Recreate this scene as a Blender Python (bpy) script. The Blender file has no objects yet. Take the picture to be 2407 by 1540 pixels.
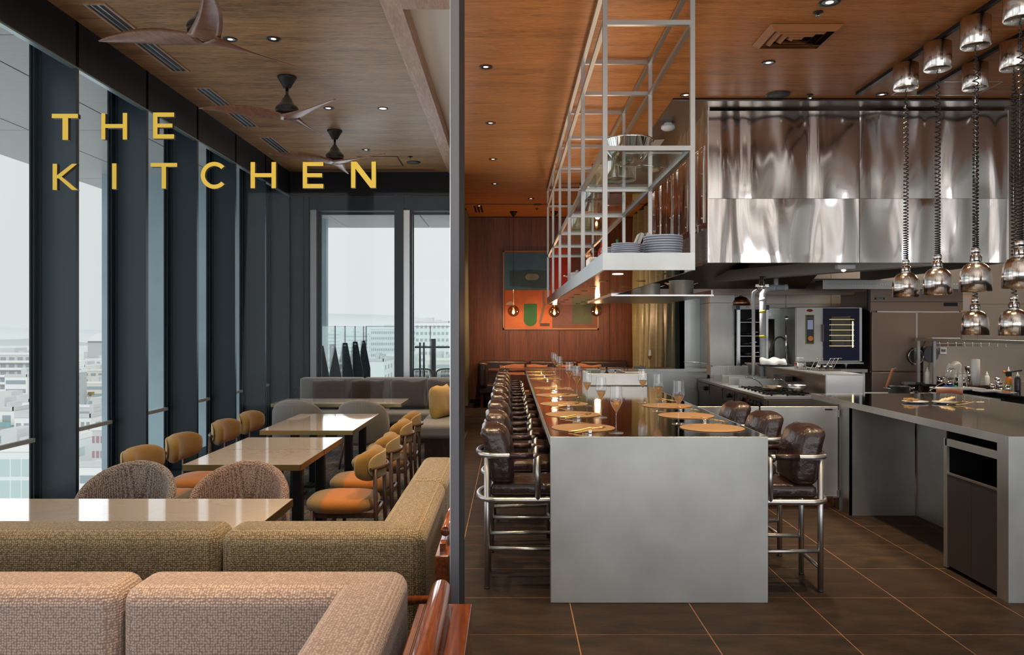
import bpy, math, random
from math import sin, cos, pi, sqrt, radians
from mathutils import Vector, Matrix
random.seed(7)
C = bpy.context.scene.collection
S = bpy.context.scene

# ---------------------------------------------------------------- camera, world, exposure
cam_data = bpy.data.cameras.new('camera')
cam = bpy.data.objects.new('camera', cam_data); C.objects.link(cam)
cam.location = (0, 0, 1.75); cam.rotation_euler = (pi/2, 0, 0)
cam_data.sensor_fit = 'HORIZONTAL'; cam_data.sensor_width = 36
cam_data.lens = 36*1800/2407
cam_data.shift_x = (1203.5-1199)/2407; cam_data.shift_y = 1.0/2407
cam_data.clip_start = 0.05; cam_data.clip_end = 30000
S.camera = cam
S.view_settings.view_transform = 'Standard'; S.view_settings.look = 'None'
S.view_settings.gamma = 1; S.view_settings.use_curve_mapping = False
S.view_settings.exposure = 0.0
cy = S.cycles
cy.use_denoising = True; cy.caustics_reflective = False; cy.caustics_refractive = False
cy.sample_clamp_indirect = 4.0; cy.max_bounces = 10; cy.transparent_max_bounces = 24
cy.diffuse_bounces = 4; cy.glossy_bounces = 5; cy.transmission_bounces = 6

w = bpy.data.worlds.new('overcast_sky'); S.world = w; w.use_nodes = True
nt = w.node_tree; bg = nt.nodes['Background']
tc = nt.nodes.new('ShaderNodeTexCoord'); sp = nt.nodes.new('ShaderNodeSeparateXYZ')
rp = nt.nodes.new('ShaderNodeValToRGB'); nt.links.new(tc.outputs['Generated'], sp.inputs[0])
nt.links.new(sp.outputs['Z'], rp.inputs[0]); nt.links.new(rp.outputs[0], bg.inputs[0])
rp.color_ramp.elements[0].position = 0.0; rp.color_ramp.elements[0].color = (.80, .82, .84, 1)
rp.color_ramp.elements[1].position = .5; rp.color_ramp.elements[1].color = (.86, .86, .86, 1)
bg.inputs[1].default_value = 1.0

def light(kind, name, loc, energy, color=(1,1,1), rot=(0,0,0), size=.1, size_y=None, spot=1.6, blend=.6):
    d = bpy.data.lights.new(name, kind); d.energy = energy; d.color = color
    if kind == 'AREA':
        d.size = size
        if size_y: d.shape = 'RECTANGLE'; d.size_y = size_y
    elif kind == 'SPOT': d.spot_size = spot; d.spot_blend = blend; d.shadow_soft_size = size
    elif kind == 'SUN': d.angle = size
    else: d.shadow_soft_size = size
    o = bpy.data.objects.new(name, d); C.objects.link(o); o.location = loc; o.rotation_euler = rot
    return o
WARM = (1.0, .70, .42); WARM2 = (1.0, .78, .56); DAY = (.86, .94, 1.0)
light('SUN', 'hazy_sun', (0, 0, 50), 1.6, (1, .97, .92), (radians(58), 0, radians(38)), radians(12))
# added area lamps that boost daylight from windows behind and left of the camera
for k, wx in enumerate((-3.2, -1.3, .6, 2.5, 4.4, 6.3, 8.2)):
    light('AREA', 'window_light_rear', (wx, -5.9, 2.2), (55, 50, 33, 52, 30, 66, 46)[k], (.93,.97,1), (radians(96), 0, 0), 1.5, 3.2)
light('AREA', 'bounce_flash_ceiling', (2.6, 1.2, 1.9), 150, (1, .93, .84), (pi, 0, 0), 5, 4)  # added unseen fill, brightens the ceiling from below
light('AREA', 'rack_uplight', (1.03, 9.6, 3.45), 20, WARM2, (pi, 0, 0), .3, 7.5)  # added upward fill above the glass shelf, no fitting there
light('AREA', 'lounge_uplight', (-1.0, 7.5, 1.9), 5, (1,.86,.7), (pi, 0, 0), .3, 6)  # added upward fill for the lounge ceiling, floats unseen
for k in range(6):
    light('AREA', 'window_bay_light', (-3.96, 5.85+1.25*k, 2.1), (14, 14, 6, 5, 4, 4)[k], DAY, (0, radians(-90), 0), 3.6, .9)  # added lamps inside the bays, boosting the window daylight
light('AREA', 'window_light_side', (-3.55, 1.2, 2.2), 60, DAY, (0, radians(-90), 0), 3.4, 5)  # added lamp, boosts daylight from the left windows out of view
light('AREA', 'window_light_back', (-2.55, 12.7, 2.4), 20, DAY, (radians(-90), 0, 0), 1.1, 2.4)  # added lamps at the end windows, boosting their daylight
light('AREA', 'window_light_back', (-1.38, 12.7, 2.4), 12, DAY, (radians(-90), 0, 0), .7, 2.4)
light('AREA', 'ceiling_wash_lounge', (-2.1, 7, 4.2), 30, WARM2, (0, 0, 0), 2.4, 9)  # added soft fill below the ceiling, stands for no fitting
light('AREA', 'kitchen_ceiling_lamp', (8.2, 10.5, 4.2), 90, WARM2, (0, 0, 0), 1.6, 1.6)  # added fill over the kitchen, no lamp hangs here

# ---------------------------------------------------------------- materials
MATS = {}
def mat(name, col, rough=.5, metal=0.0, spec=None, emit=None, coat=0, var=0, vscale=6, vstretch=(1,1,1), bump=0, bscale=40, bstretch=(1,1,1), col2=None, sheen=0, aniso=0):
    if name in MATS: return MATS[name]
    m = bpy.data.materials.new(name); m.use_nodes = True; MATS[name] = m
    n = m.node_tree; p = n.nodes['Principled BSDF']
    p.inputs['Base Color'].default_value = (*col, 1); p.inputs['Roughness'].default_value = rough
    p.inputs['Metallic'].default_value = metal
    if spec is not None: p.inputs['Specular IOR Level'].default_value = spec
    if coat: p.inputs['Coat Weight'].default_value = coat; p.inputs['Coat Roughness'].default_value = .12
    if sheen: p.inputs['Sheen Weight'].default_value = sheen; p.inputs['Sheen Roughness'].default_value = .5
    if emit: p.inputs['Emission Color'].default_value = (*emit[0], 1); p.inputs['Emission Strength'].default_value = emit[1]
    tcn = n.nodes.new('ShaderNodeTexCoord')
    if var or col2:
        mp = n.nodes.new('ShaderNodeMapping'); mp.inputs['Scale'].default_value = vstretch
        no = n.nodes.new('ShaderNodeTexNoise'); no.inputs['Scale'].default_value = vscale; no.inputs['Detail'].default_value = 6; no.inputs['Roughness'].default_value = .6
        rm = n.nodes.new('ShaderNodeValToRGB')
        n.links.new(tcn.outputs['Object'], mp.inputs[0]); n.links.new(mp.outputs[0], no.inputs['Vector']); n.links.new(no.outputs['Fac'], rm.inputs[0])
        c2 = col2 or tuple(min(1, c*(1+var)) for c in col); c1 = col if col2 else tuple(c*(1-var) for c in col)
        rm.color_ramp.elements[0].position = .34; rm.color_ramp.elements[0].color = (*c1, 1)
        rm.color_ramp.elements[1].position = .66; rm.color_ramp.elements[1].color = (*c2, 1)
        n.links.new(rm.outputs[0], p.inputs['Base Color'])
    if bump:
        mp2 = n.nodes.new('ShaderNodeMapping'); mp2.inputs['Scale'].default_value = bstretch
        nb = n.nodes.new('ShaderNodeTexNoise'); nb.inputs['Scale'].default_value = bscale; nb.inputs['Detail'].default_value = 3
        bm = n.nodes.new('ShaderNodeBump'); bm.inputs['Strength'].default_value = bump; bm.inputs['Distance'].default_value = .01
        n.links.new(tcn.outputs['Object'], mp2.inputs[0]); n.links.new(mp2.outputs[0], nb.inputs['Vector'])
        n.links.new(nb.outputs['Fac'], bm.inputs['Height']); n.links.new(bm.outputs[0], p.inputs['Normal'])
    return m

def wood(name, c1, c2, c3, axis='X', rough=.45, scale=2.2, stretch=14, coat=0, fine=1.0, spec=.4):
    """plain sawn veneer: long noise streaks and cathedral figure along one axis"""
    m = bpy.data.materials.new(name); m.use_nodes = True; MATS[name] = m
    n = m.node_tree; p = n.nodes['Principled BSDF']; p.inputs['Roughness'].default_value = rough
    p.inputs['Specular IOR Level'].default_value = spec
    if coat: p.inputs['Coat Weight'].default_value = coat; p.inputs['Coat Roughness'].default_value = .1
    t = n.nodes.new('ShaderNodeTexCoord')
    def mapping(s, al):
        mp = n.nodes.new('ShaderNodeMapping'); v = [s, s, s]; v['XYZ'.index(axis)] = s/al
        mp.inputs['Scale'].default_value = v; n.links.new(t.outputs['Object'], mp.inputs[0]); return mp
    a = n.nodes.new('ShaderNodeTexNoise'); a.inputs['Scale'].default_value = scale; a.inputs['Detail'].default_value = 5
    a.inputs['Roughness'].default_value = .62; a.inputs['Distortion'].default_value = .7
    n.links.new(mapping(3.2, stretch).outputs[0], a.inputs['Vector'])
    b = n.nodes.new('ShaderNodeTexNoise'); b.inputs['Scale'].default_value = 9*fine; b.inputs['Detail'].default_value = 4; b.inputs['Distortion'].default_value = 1.2
    n.links.new(mapping(5, stretch*.75).outputs[0], b.inputs['Vector'])
    mx = n.nodes.new('ShaderNodeMath'); mx.operation = 'MULTIPLY_ADD'; mx.inputs[1].default_value = .55
    n.links.new(b.outputs['Fac'], mx.inputs[0])
    ms = n.nodes.new('ShaderNodeMath'); ms.operation = 'MULTIPLY'; ms.inputs[1].default_value = .5
    n.links.new(a.outputs['Fac'], ms.inputs[0]); n.links.new(ms.outputs[0], mx.inputs[2])
    r = n.nodes.new('ShaderNodeValToRGB'); e = r.color_ramp.elements
    e[0].position = .38; e[0].color = (*c1, 1); e[1].position = .66; e[1].color = (*c3, 1)
    k = e.new(.52); k.color = (*c2, 1)
    n.links.new(mx.outputs[0], r.inputs[0]); n.links.new(r.outputs[0], p.inputs['Base Color'])
    return m

def fabric(name, c1, c2, scale=120, bump=.6, c3=None, band=None):
    """basket weave tweed: 3D cells with bright thread crowns"""
    m = bpy.data.materials.new(name); m.use_nodes = True; MATS[name] = m
    n = m.node_tree; p = n.nodes['Principled BSDF']; p.inputs['Roughness'].default_value = .9
    p.inputs['Sheen Weight'].default_value = .25; p.inputs['Specular IOR Level'].default_value = .2
    t = n.nodes.new('ShaderNodeTexCoord'); v = n.nodes.new('ShaderNodeTexVoronoi'); v.inputs['Scale'].default_value = scale
    v.inputs['Randomness'].default_value = .45
    n.links.new(t.outputs['Object'], v.inputs['Vector'])
    r = n.nodes.new('ShaderNodeValToRGB'); r.color_ramp.elements[0].position = .1; r.color_ramp.elements[0].color = (*c2, 1)
    r.color_ramp.elements[1].position = .62; r.color_ramp.elements[1].color = (*c1, 1)
    n.links.new(v.outputs['Distance'], r.inputs[0])
    out = r.outputs[0]
    if c3:
        no = n.nodes.new('ShaderNodeTexNoise'); no.inputs['Scale'].default_value = band or 5; n.links.new(t.outputs['Object'], no.inputs['Vector'])
        mr = n.nodes.new('ShaderNodeMapRange'); mr.inputs[1].default_value = .42; mr.inputs[2].default_value = .62
        n.links.new(no.outputs['Fac'], mr.inputs[0])
        mi = n.nodes.new('ShaderNodeMix'); mi.data_type = 'RGBA'; mi.blend_type = 'MULTIPLY'
        n.links.new(mr.outputs[0], mi.inputs['Factor']); n.links.new(out, mi.inputs['A']); mi.inputs['B'].default_value = (*c3, 1)
        out = mi.outputs['Result']
    n.links.new(out, p.inputs['Base Color'])
    b = n.nodes.new('ShaderNodeBump'); b.invert = True; b.inputs['Strength'].default_value = bump; b.inputs['Distance'].default_value = .004
    n.links.new(v.outputs['Distance'], b.inputs['Height']); n.links.new(b.outputs[0], p.inputs['Normal'])
    return m

def glass(name, tint=(1,1,1), refl=.12, rough=0.0, ex=4.5, gain=.75):
    """thin pane: see through, with a Fresnel reflection"""
    m = bpy.data.materials.new(name); m.use_nodes = True; MATS[name] = m
    n = m.node_tree; n.nodes.remove(n.nodes['Principled BSDF']); o = n.nodes['Material Output']
    tr = n.nodes.new('ShaderNodeBsdfTransparent'); tr.inputs[0].default_value = (*tint, 1)
    gl = n.nodes.new('ShaderNodeBsdfGlossy'); gl.inputs['Roughness'].default_value = rough; gl.inputs[0].default_value = (1,1,1,1)
    lw = n.nodes.new('ShaderNodeLayerWeight'); lw.inputs[0].default_value = .5
    pw = n.nodes.new('ShaderNodeMath'); pw.operation = 'POWER'; pw.inputs[1].default_value = ex; n.links.new(lw.outputs['Facing'], pw.inputs[0])
    ma = n.nodes.new('ShaderNodeMath'); ma.operation = 'MULTIPLY_ADD'; ma.inputs[1].default_value = gain; ma.inputs[2].default_value = refl*.35; n.links.new(pw.outputs[0], ma.inputs[0])
    mx = n.nodes.new('ShaderNodeMixShader')
    n.links.new(ma.outputs[0], mx.inputs[0]); n.links.new(tr.outputs[0], mx.inputs[1]); n.links.new(gl.outputs[0], mx.inputs[2])
    n.links.new(mx.outputs[0], o.inputs[0])
    return m

def steel_wavy(name, col=(.72,.71,.70), rough=.14, amp=1.0, scale=(2.2,2.2,.55), seed=0):
    m = bpy.data.materials.new(name); m.use_nodes = True; MATS[name] = m
    n = m.node_tree; p = n.nodes['Principled BSDF']; p.inputs['Metallic'].default_value = 1; p.inputs['Roughness'].default_value = rough
    p.inputs['Base Color'].default_value = (*col, 1)
    t = n.nodes.new('ShaderNodeTexCoord'); mp = n.nodes.new('ShaderNodeMapping'); mp.inputs['Scale'].default_value = scale; mp.inputs['Location'].default_value = (seed, seed*.7, 0)
    no = n.nodes.new('ShaderNodeTexNoise'); no.inputs['Scale'].default_value = 1.0; no.inputs['Detail'].default_value = 1.2; no.inputs['Distortion'].default_value = .5
    b = n.nodes.new('ShaderNodeBump'); b.inputs['Strength'].default_value = 1; b.inputs['Distance'].default_value = .05*amp
    n.links.new(t.outputs['Object'], mp.inputs[0]); n.links.new(mp.outputs[0], no.inputs['Vector']); n.links.new(no.outputs['Fac'], b.inputs['Height'])
    n.links.new(b.outputs[0], p.inputs['Normal'])
    return m

def brushed(name, col, rough, axis='Z', amount=.02, blotch=.05):
    """satin steel with fine streaks and soft handling marks"""
    m = bpy.data.materials.new(name); m.use_nodes = True; MATS[name] = m
    n = m.node_tree; p = n.nodes['Principled BSDF']; p.inputs['Metallic'].default_value = 1
    t = n.nodes.new('ShaderNodeTexCoord'); mp = n.nodes.new('ShaderNodeMapping'); v = [60, 60, 60]; v['XYZ'.index(axis)] = 1.2
    mp.inputs['Scale'].default_value = v
    no = n.nodes.new('ShaderNodeTexNoise'); no.inputs['Scale'].default_value = 3; n.links.new(t.outputs['Object'], mp.inputs[0]); n.links.new(mp.outputs[0], no.inputs['Vector'])
    nb = n.nodes.new('ShaderNodeTexNoise'); nb.inputs['Scale'].default_value = 2.4; nb.inputs['Detail'].default_value = 5; n.links.new(t.outputs['Object'], nb.inputs['Vector'])
    mr = n.nodes.new('ShaderNodeMapRange'); mr.inputs[1].default_value = .25; mr.inputs[2].default_value = .75; mr.inputs[3].default_value = rough-amount; mr.inputs[4].default_value = rough+amount
    n.links.new(no.outputs['Fac'], mr.inputs[0]); n.links.new(mr.outputs[0], p.inputs['Roughness'])
    r = n.nodes.new('ShaderNodeValToRGB'); r.color_ramp.elements[0].position = .3; r.color_ramp.elements[0].color = (*[c*(1-blotch) for c in col], 1)
    r.color_ramp.elements[1].position = .7; r.color_ramp.elements[1].color = (*[min(1, c*(1+blotch)) for c in col], 1)
    n.links.new(nb.outputs['Fac'], r.inputs[0]); n.links.new(r.outputs[0], p.inputs['Base Color'])
    return m

def plaid(name):
    """dark carpet with woven broken lines in blue, ochre and grey"""
    m = bpy.data.materials.new(name); m.use_nodes = True; MATS[name] = m
    n = m.node_tree; p = n.nodes['Principled BSDF']; p.inputs['Roughness'].default_value = .95
    t = n.nodes.new('ShaderNodeTexCoord')
    last = None
    for i, (sc, col, thr) in enumerate((((3, 34, 1), (.055, .065, .08), .52), ((34, 3, 1), (.10, .075, .04), .55), ((5, 60, 1), (.16, .12, .07), .64), ((60, 5, 1), (.05, .06, .075), .58))):
        mp = n.nodes.new('ShaderNodeMapping'); mp.inputs['Scale'].default_value = sc; mp.inputs['Location'].default_value = (i*3.1, i*1.7, 0)
        mp.inputs['Rotation'].default_value = (0, 0, 0)
        no = n.nodes.new('ShaderNodeTexNoise'); no.inputs['Scale'].default_value = 1; no.inputs['Detail'].default_value = 1
        n.links.new(t.outputs['Object'], mp.inputs[0]); n.links.new(mp.outputs[0], no.inputs['Vector'])
        g = n.nodes.new('ShaderNodeMath'); g.operation = 'GREATER_THAN'; g.inputs[1].default_value = thr; n.links.new(no.outputs['Fac'], g.inputs[0])
        mi = n.nodes.new('ShaderNodeMix'); mi.data_type = 'RGBA'; n.links.new(g.outputs[0], mi.inputs['Factor'])
        if last is None: mi.inputs['A'].default_value = (.022, .022, .024, 1)
        else: n.links.new(last, mi.inputs['A'])
        mi.inputs['B'].default_value = (*col, 1); last = mi.outputs['Result']
    n.links.new(last, p.inputs['Base Color'])
    return m

def seat_fade(name, axis_w=.3):
    """gold bouclé seat, an orange field woven into the middle"""
    m = bpy.data.materials.new(name); m.use_nodes = True; MATS[name] = m
    n = m.node_tree; p = n.nodes['Principled BSDF']; p.inputs['Roughness'].default_value = .9; p.inputs['Sheen Weight'].default_value = .3
    t = n.nodes.new('ShaderNodeTexCoord'); s = n.nodes.new('ShaderNodeSeparateXYZ'); n.links.new(t.outputs['Object'], s.inputs[0])
    r = n.nodes.new('ShaderNodeValToRGB'); mr = n.nodes.new('ShaderNodeMapRange'); mr.inputs[1].default_value = -.3; mr.inputs[2].default_value = .3
    n.links.new(s.outputs['X'], mr.inputs[0]); n.links.new(mr.outputs[0], r.inputs[0])
    e = r.color_ramp.elements; e[0].position = .18; e[0].color = (.30, .16, .045, 1); e[1].position = .86; e[1].color = (.20, .13, .045, 1)
    k = e.new(.3); k.color = (.40, .135, .015, 1); k = e.new(.7); k.color = (.40, .135, .015, 1); k = e.new(.74); k.color = (.22, .12, .035, 1)
    n.links.new(r.outputs[0], p.inputs['Base Color'])
    v = n.nodes.new('ShaderNodeTexVoronoi'); v.inputs['Scale'].default_value = 160; n.links.new(t.outputs['Object'], v.inputs['Vector'])
    b = n.nodes.new('ShaderNodeBump'); b.inputs['Strength'].default_value = .4; b.inputs['Distance'].default_value = .003; n.links.new(v.outputs['Distance'], b.inputs['Height']); n.links.new(b.outputs[0], p.inputs['Normal'])
    return m

def marble(name):
    m = bpy.data.materials.new(name); m.use_nodes = True; MATS[name] = m
    n = m.node_tree; p = n.nodes['Principled BSDF']; p.inputs['Roughness'].default_value = .07; p.inputs['Specular IOR Level'].default_value = .9; p.inputs['Coat Weight'].default_value = .6
    t = n.nodes.new('ShaderNodeTexCoord'); no = n.nodes.new('ShaderNodeTexNoise'); no.inputs['Scale'].default_value = 2.4; no.inputs['Detail'].default_value = 8; no.inputs['Distortion'].default_value = 1.6
    n.links.new(t.outputs['Object'], no.inputs['Vector'])
    r = n.nodes.new('ShaderNodeValToRGB'); e = r.color_ramp.elements
    e[0].position = .485; e[0].color = (.58, .51, .45, 1); e[1].position = .512; e[1].color = (.60, .53, .465, 1); k = e.new(.498); k.color = (.50, .44, .39, 1)
    n.links.new(no.outputs['Fac'], r.inputs[0]); n.links.new(r.outputs[0], p.inputs['Base Color'])
    return m

M_ceil_l = wood('ceiling_veneer_lounge', (.13,.072,.030), (.27,.148,.064), (.37,.21,.10), 'X', .45, 2.2, 10, spec=.25)
M_ceil_r = wood('ceiling_veneer_dining', (.27,.098,.022), (.46,.165,.040), (.58,.22,.060), 'X', .45, 2.2, 10, spec=.25)  # same veneer as the lounge, warm room light put into the colour
M_beamwood = wood('bleached_beam_wood', (.26,.15,.10), (.36,.22,.15), (.46,.31,.23), 'Y', .5, 2, 12)
M_wallwood = wood('red_walnut_wall_veneer', (.11,.038,.015), (.185,.066,.026), (.25,.092,.037), 'Z', .35, 2.4, 26)
M_redwood = wood('polished_red_brown_wood', (.11,.028,.010), (.19,.052,.018), (.27,.085,.03), 'Y', .16, 2.2, 14, coat=.6)
M_walnut = wood('dark_walnut', (.035,.018,.012), (.06,.03,.02), (.09,.048,.03), 'Z', .35, 3, 10)
M_blade = wood('walnut_fan_blade', (.09,.032,.014), (.15,.055,.025), (.21,.082,.038), 'X', .40, 3, 9)
M_frame = mat('blue_black_painted_metal', (.0095, .021, .031), .42, 0, spec=.3, bump=.05, bscale=3, var=.12, vscale=1.2)
M_frame_t = mat('teal_grey_painted_metal', (.10, .145, .16), .35, .3)
M_fascia = mat('black_fascia_panel', (.008, .009, .011), .5, 0, spec=.18, var=.2, vscale=.8)
M_alu = mat('satin_aluminium', (.55, .57, .58), .32, 1)
M_tealwall = mat('slate_blue_cladding', (.40, .54, .61), .45, .2, var=.1, vscale=1)
M_soffit = mat('pale_grey_soffit_panel', (.46, .47, .47), .35, 0, var=.06, vscale=3, vstretch=(1,12,1))
M_grout = mat('tan_grout', (.25, .13, .062), .8)
M_tiles = [mat('brown_slate_tile_%s' % a, c, .62, 0, col2=d, vscale=3.2, vstretch=(1,2.4,1), bump=.35, bscale=14, bstretch=(1,3,1), spec=.16) for a, c, d in
    (('a', (.013,.009,.006), (.036,.022,.014)), ('b', (.016,.010,.007), (.031,.019,.012)), ('c', (.012,.008,.006), (.039,.025,.016)))]
M_carpet = plaid('plaid_carpet')
M_white = mat('white_paint', (.80, .80, .78), .55)
M_whitegl = mat('white_glazed_ceramic', (.72, .73, .76), .12, 0, coat=.3)
M_greyplate = mat('pale_grey_porcelain', (.50, .53, .60), .15, 0, coat=.3)
M_steel = brushed('satin_stainless_steel', (.52, .525, .51), .48, 'Z', .03, .13)
M_steelw = brushed('warm_wall_steel', (.44, .40, .36), .42, 'Z')
M_steelX = brushed('side_panel_stainless', (.40, .41, .40), .36, 'Z')
M_steeld = brushed('dark_bronze_steel', (.20, .165, .14), .36, 'Z', .06)
M_brightst = brushed('bright_stainless', (.72, .72, .71), .34, 'X', .03, .05)
M_top = mat('mirror_polished_steel_top', (.50, .48, .46), .07, 1)
M_hood = [steel_wavy('oilcanned_steel_%d' % i, (.80,.78,.76), .13, 3.0, (2.3, 2.3, .40), i*5.3) for i in range(4)]
M_chrome = mat('chrome', (.82, .80, .78), .07, 1)
M_lamp = mat('brushed_nickel_shade', (.74, .69, .65), .17, 1, bump=.25, bscale=6, bstretch=(9,9,.15))
M_tube = mat('satin_nickel_tube', (.55, .545, .53), .36, 1)
M_rackm = mat('satin_rack_steel', (.40, .385, .37), .38, 1)
M_railp = mat('pale_rail_paint', (.55,.60,.58), .5)
M_leather = mat('dark_brown_leather', (.030, .014, .011), .31, 0, spec=.5, var=.25, vscale=9, bump=1.0, bscale=14, coat=.10)
M_leatherb = mat('bench_brown_leather', (.045, .024, .018), .32, 0, spec=.5, var=.15, bump=.1, bscale=20)
M_tan = mat('orange_tan_leather', (.42, .14, .055), .45)
M_pink = fabric('mauve_tweed', (.22,.165,.14), (.56,.46,.41), 125, .9)
M_olive = fabric('olive_tweed', (.13,.097,.050), (.46,.37,.235), 125, .9)
M_greyf = fabric('grey_wool', (.17,.17,.165), (.26,.26,.25), 260, .3)
M_tweed = fabric('brown_tweed', (.09,.065,.055), (.52,.46,.43), 120, .8)
M_tweed2 = fabric('russet_tweed', (.12,.06,.04), (.52,.41,.34), 120, .8)
M_gold = fabric('gold_velvet', (.22,.115,.022), (.32,.185,.045), 300, .3)
M_goldb = fabric('gold_boucle_back', (.40,.27,.10), (.52,.37,.16), 220, .5)  # paler copy of the gold velvet, window light put into the colour
M_seat = seat_fade('gold_and_orange_weave')
M_marble = marble('cream_marble')
M_brass = mat('brushed_brass_edge', (.48, .36, .15), .30, 1)
M_goldm = mat('polished_gold', (.85, .55, .18), .16, 1)
M_black = mat('matt_black_metal', (.007, .007, .008), .45, 0, spec=.3)
M_blackpl = mat('black_rubber', (.010, .010, .011), .45)
M_coil = mat('black_coiled_cable', (.008, .008, .009), .3)
M_pillow = fabric('brown_linen', (.035,.024,.019), (.055,.039,.031), 300, .3)
M_mustard = fabric('mustard_velvet', (.50,.31,.075), (.62,.42,.14), 240, .5)
M_terracotta = fabric('terracotta_linen', (.34,.12,.06), (.44,.18,.10), 260, .3)
M_curtain = mat('olive_satin_curtain', (.25, .24, .12), .36, 0, var=.12, vscale=2, vstretch=(1,1,8), sheen=.4)
M_curtaing = mat('green_grey_sheer', (.16,.17,.11), .6)
M_yellow = mat('yellow_lacquer', (.64, .46, .045), .45)
M_letside = mat('black_letter_side', (.01, .01, .01), .4)
M_pane = glass('clear_pane', (.97,.985,.98), .008)
M_pane2 = glass('partition_glass', (.985,.99,.985), .006)
M_rail = glass('balustrade_glass', (.90,.95,.95), .02)
M_shelfgl = glass('shelf_glass', (.86,.92,.89), .25)
M_stemgl = glass('wine_glass', (.975,.975,.975), .22, 0, 2.9, .8)
M_globe = glass('smoked_globe', (.60,.52,.46), .5)
M_wine = glass('straw_wine', (.90,.72,.48), .3)
_n = M_wine.node_tree; _d = _n.nodes.new('ShaderNodeBsdfTranslucent'); _d.inputs[0].default_value = (.85,.60,.30,1); _m = _n.nodes.new('ShaderNodeMixShader'); _m.inputs[0].default_value = .35
_o = _n.nodes['Material Output']; _n.links.new(_o.inputs[0].links[0].from_socket, _m.inputs[1]); _n.links.new(_d.outputs[0], _m.inputs[2]); _n.links.new(_m.outputs[0], _o.inputs[0])
M_mat = mat('tan_leather_placemat', (.33, .19, .085), .6, 0, var=.06, vscale=30)
M_bulb = mat('glowing_filament', (1, .7, .4), .5, emit=((1, .62, .28), 14))
M_led = mat('lit_downlight', (1, 1, 1), .5, emit=((1, .93, .82), 1.6))
M_ledr = mat('downlight_reflector', (.8, .8, .8), .15, 1)
M_wax = mat('amber_lamp_glow', (1, .5, .2), .5, emit=((1, .5, .2), 1.2))

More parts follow.
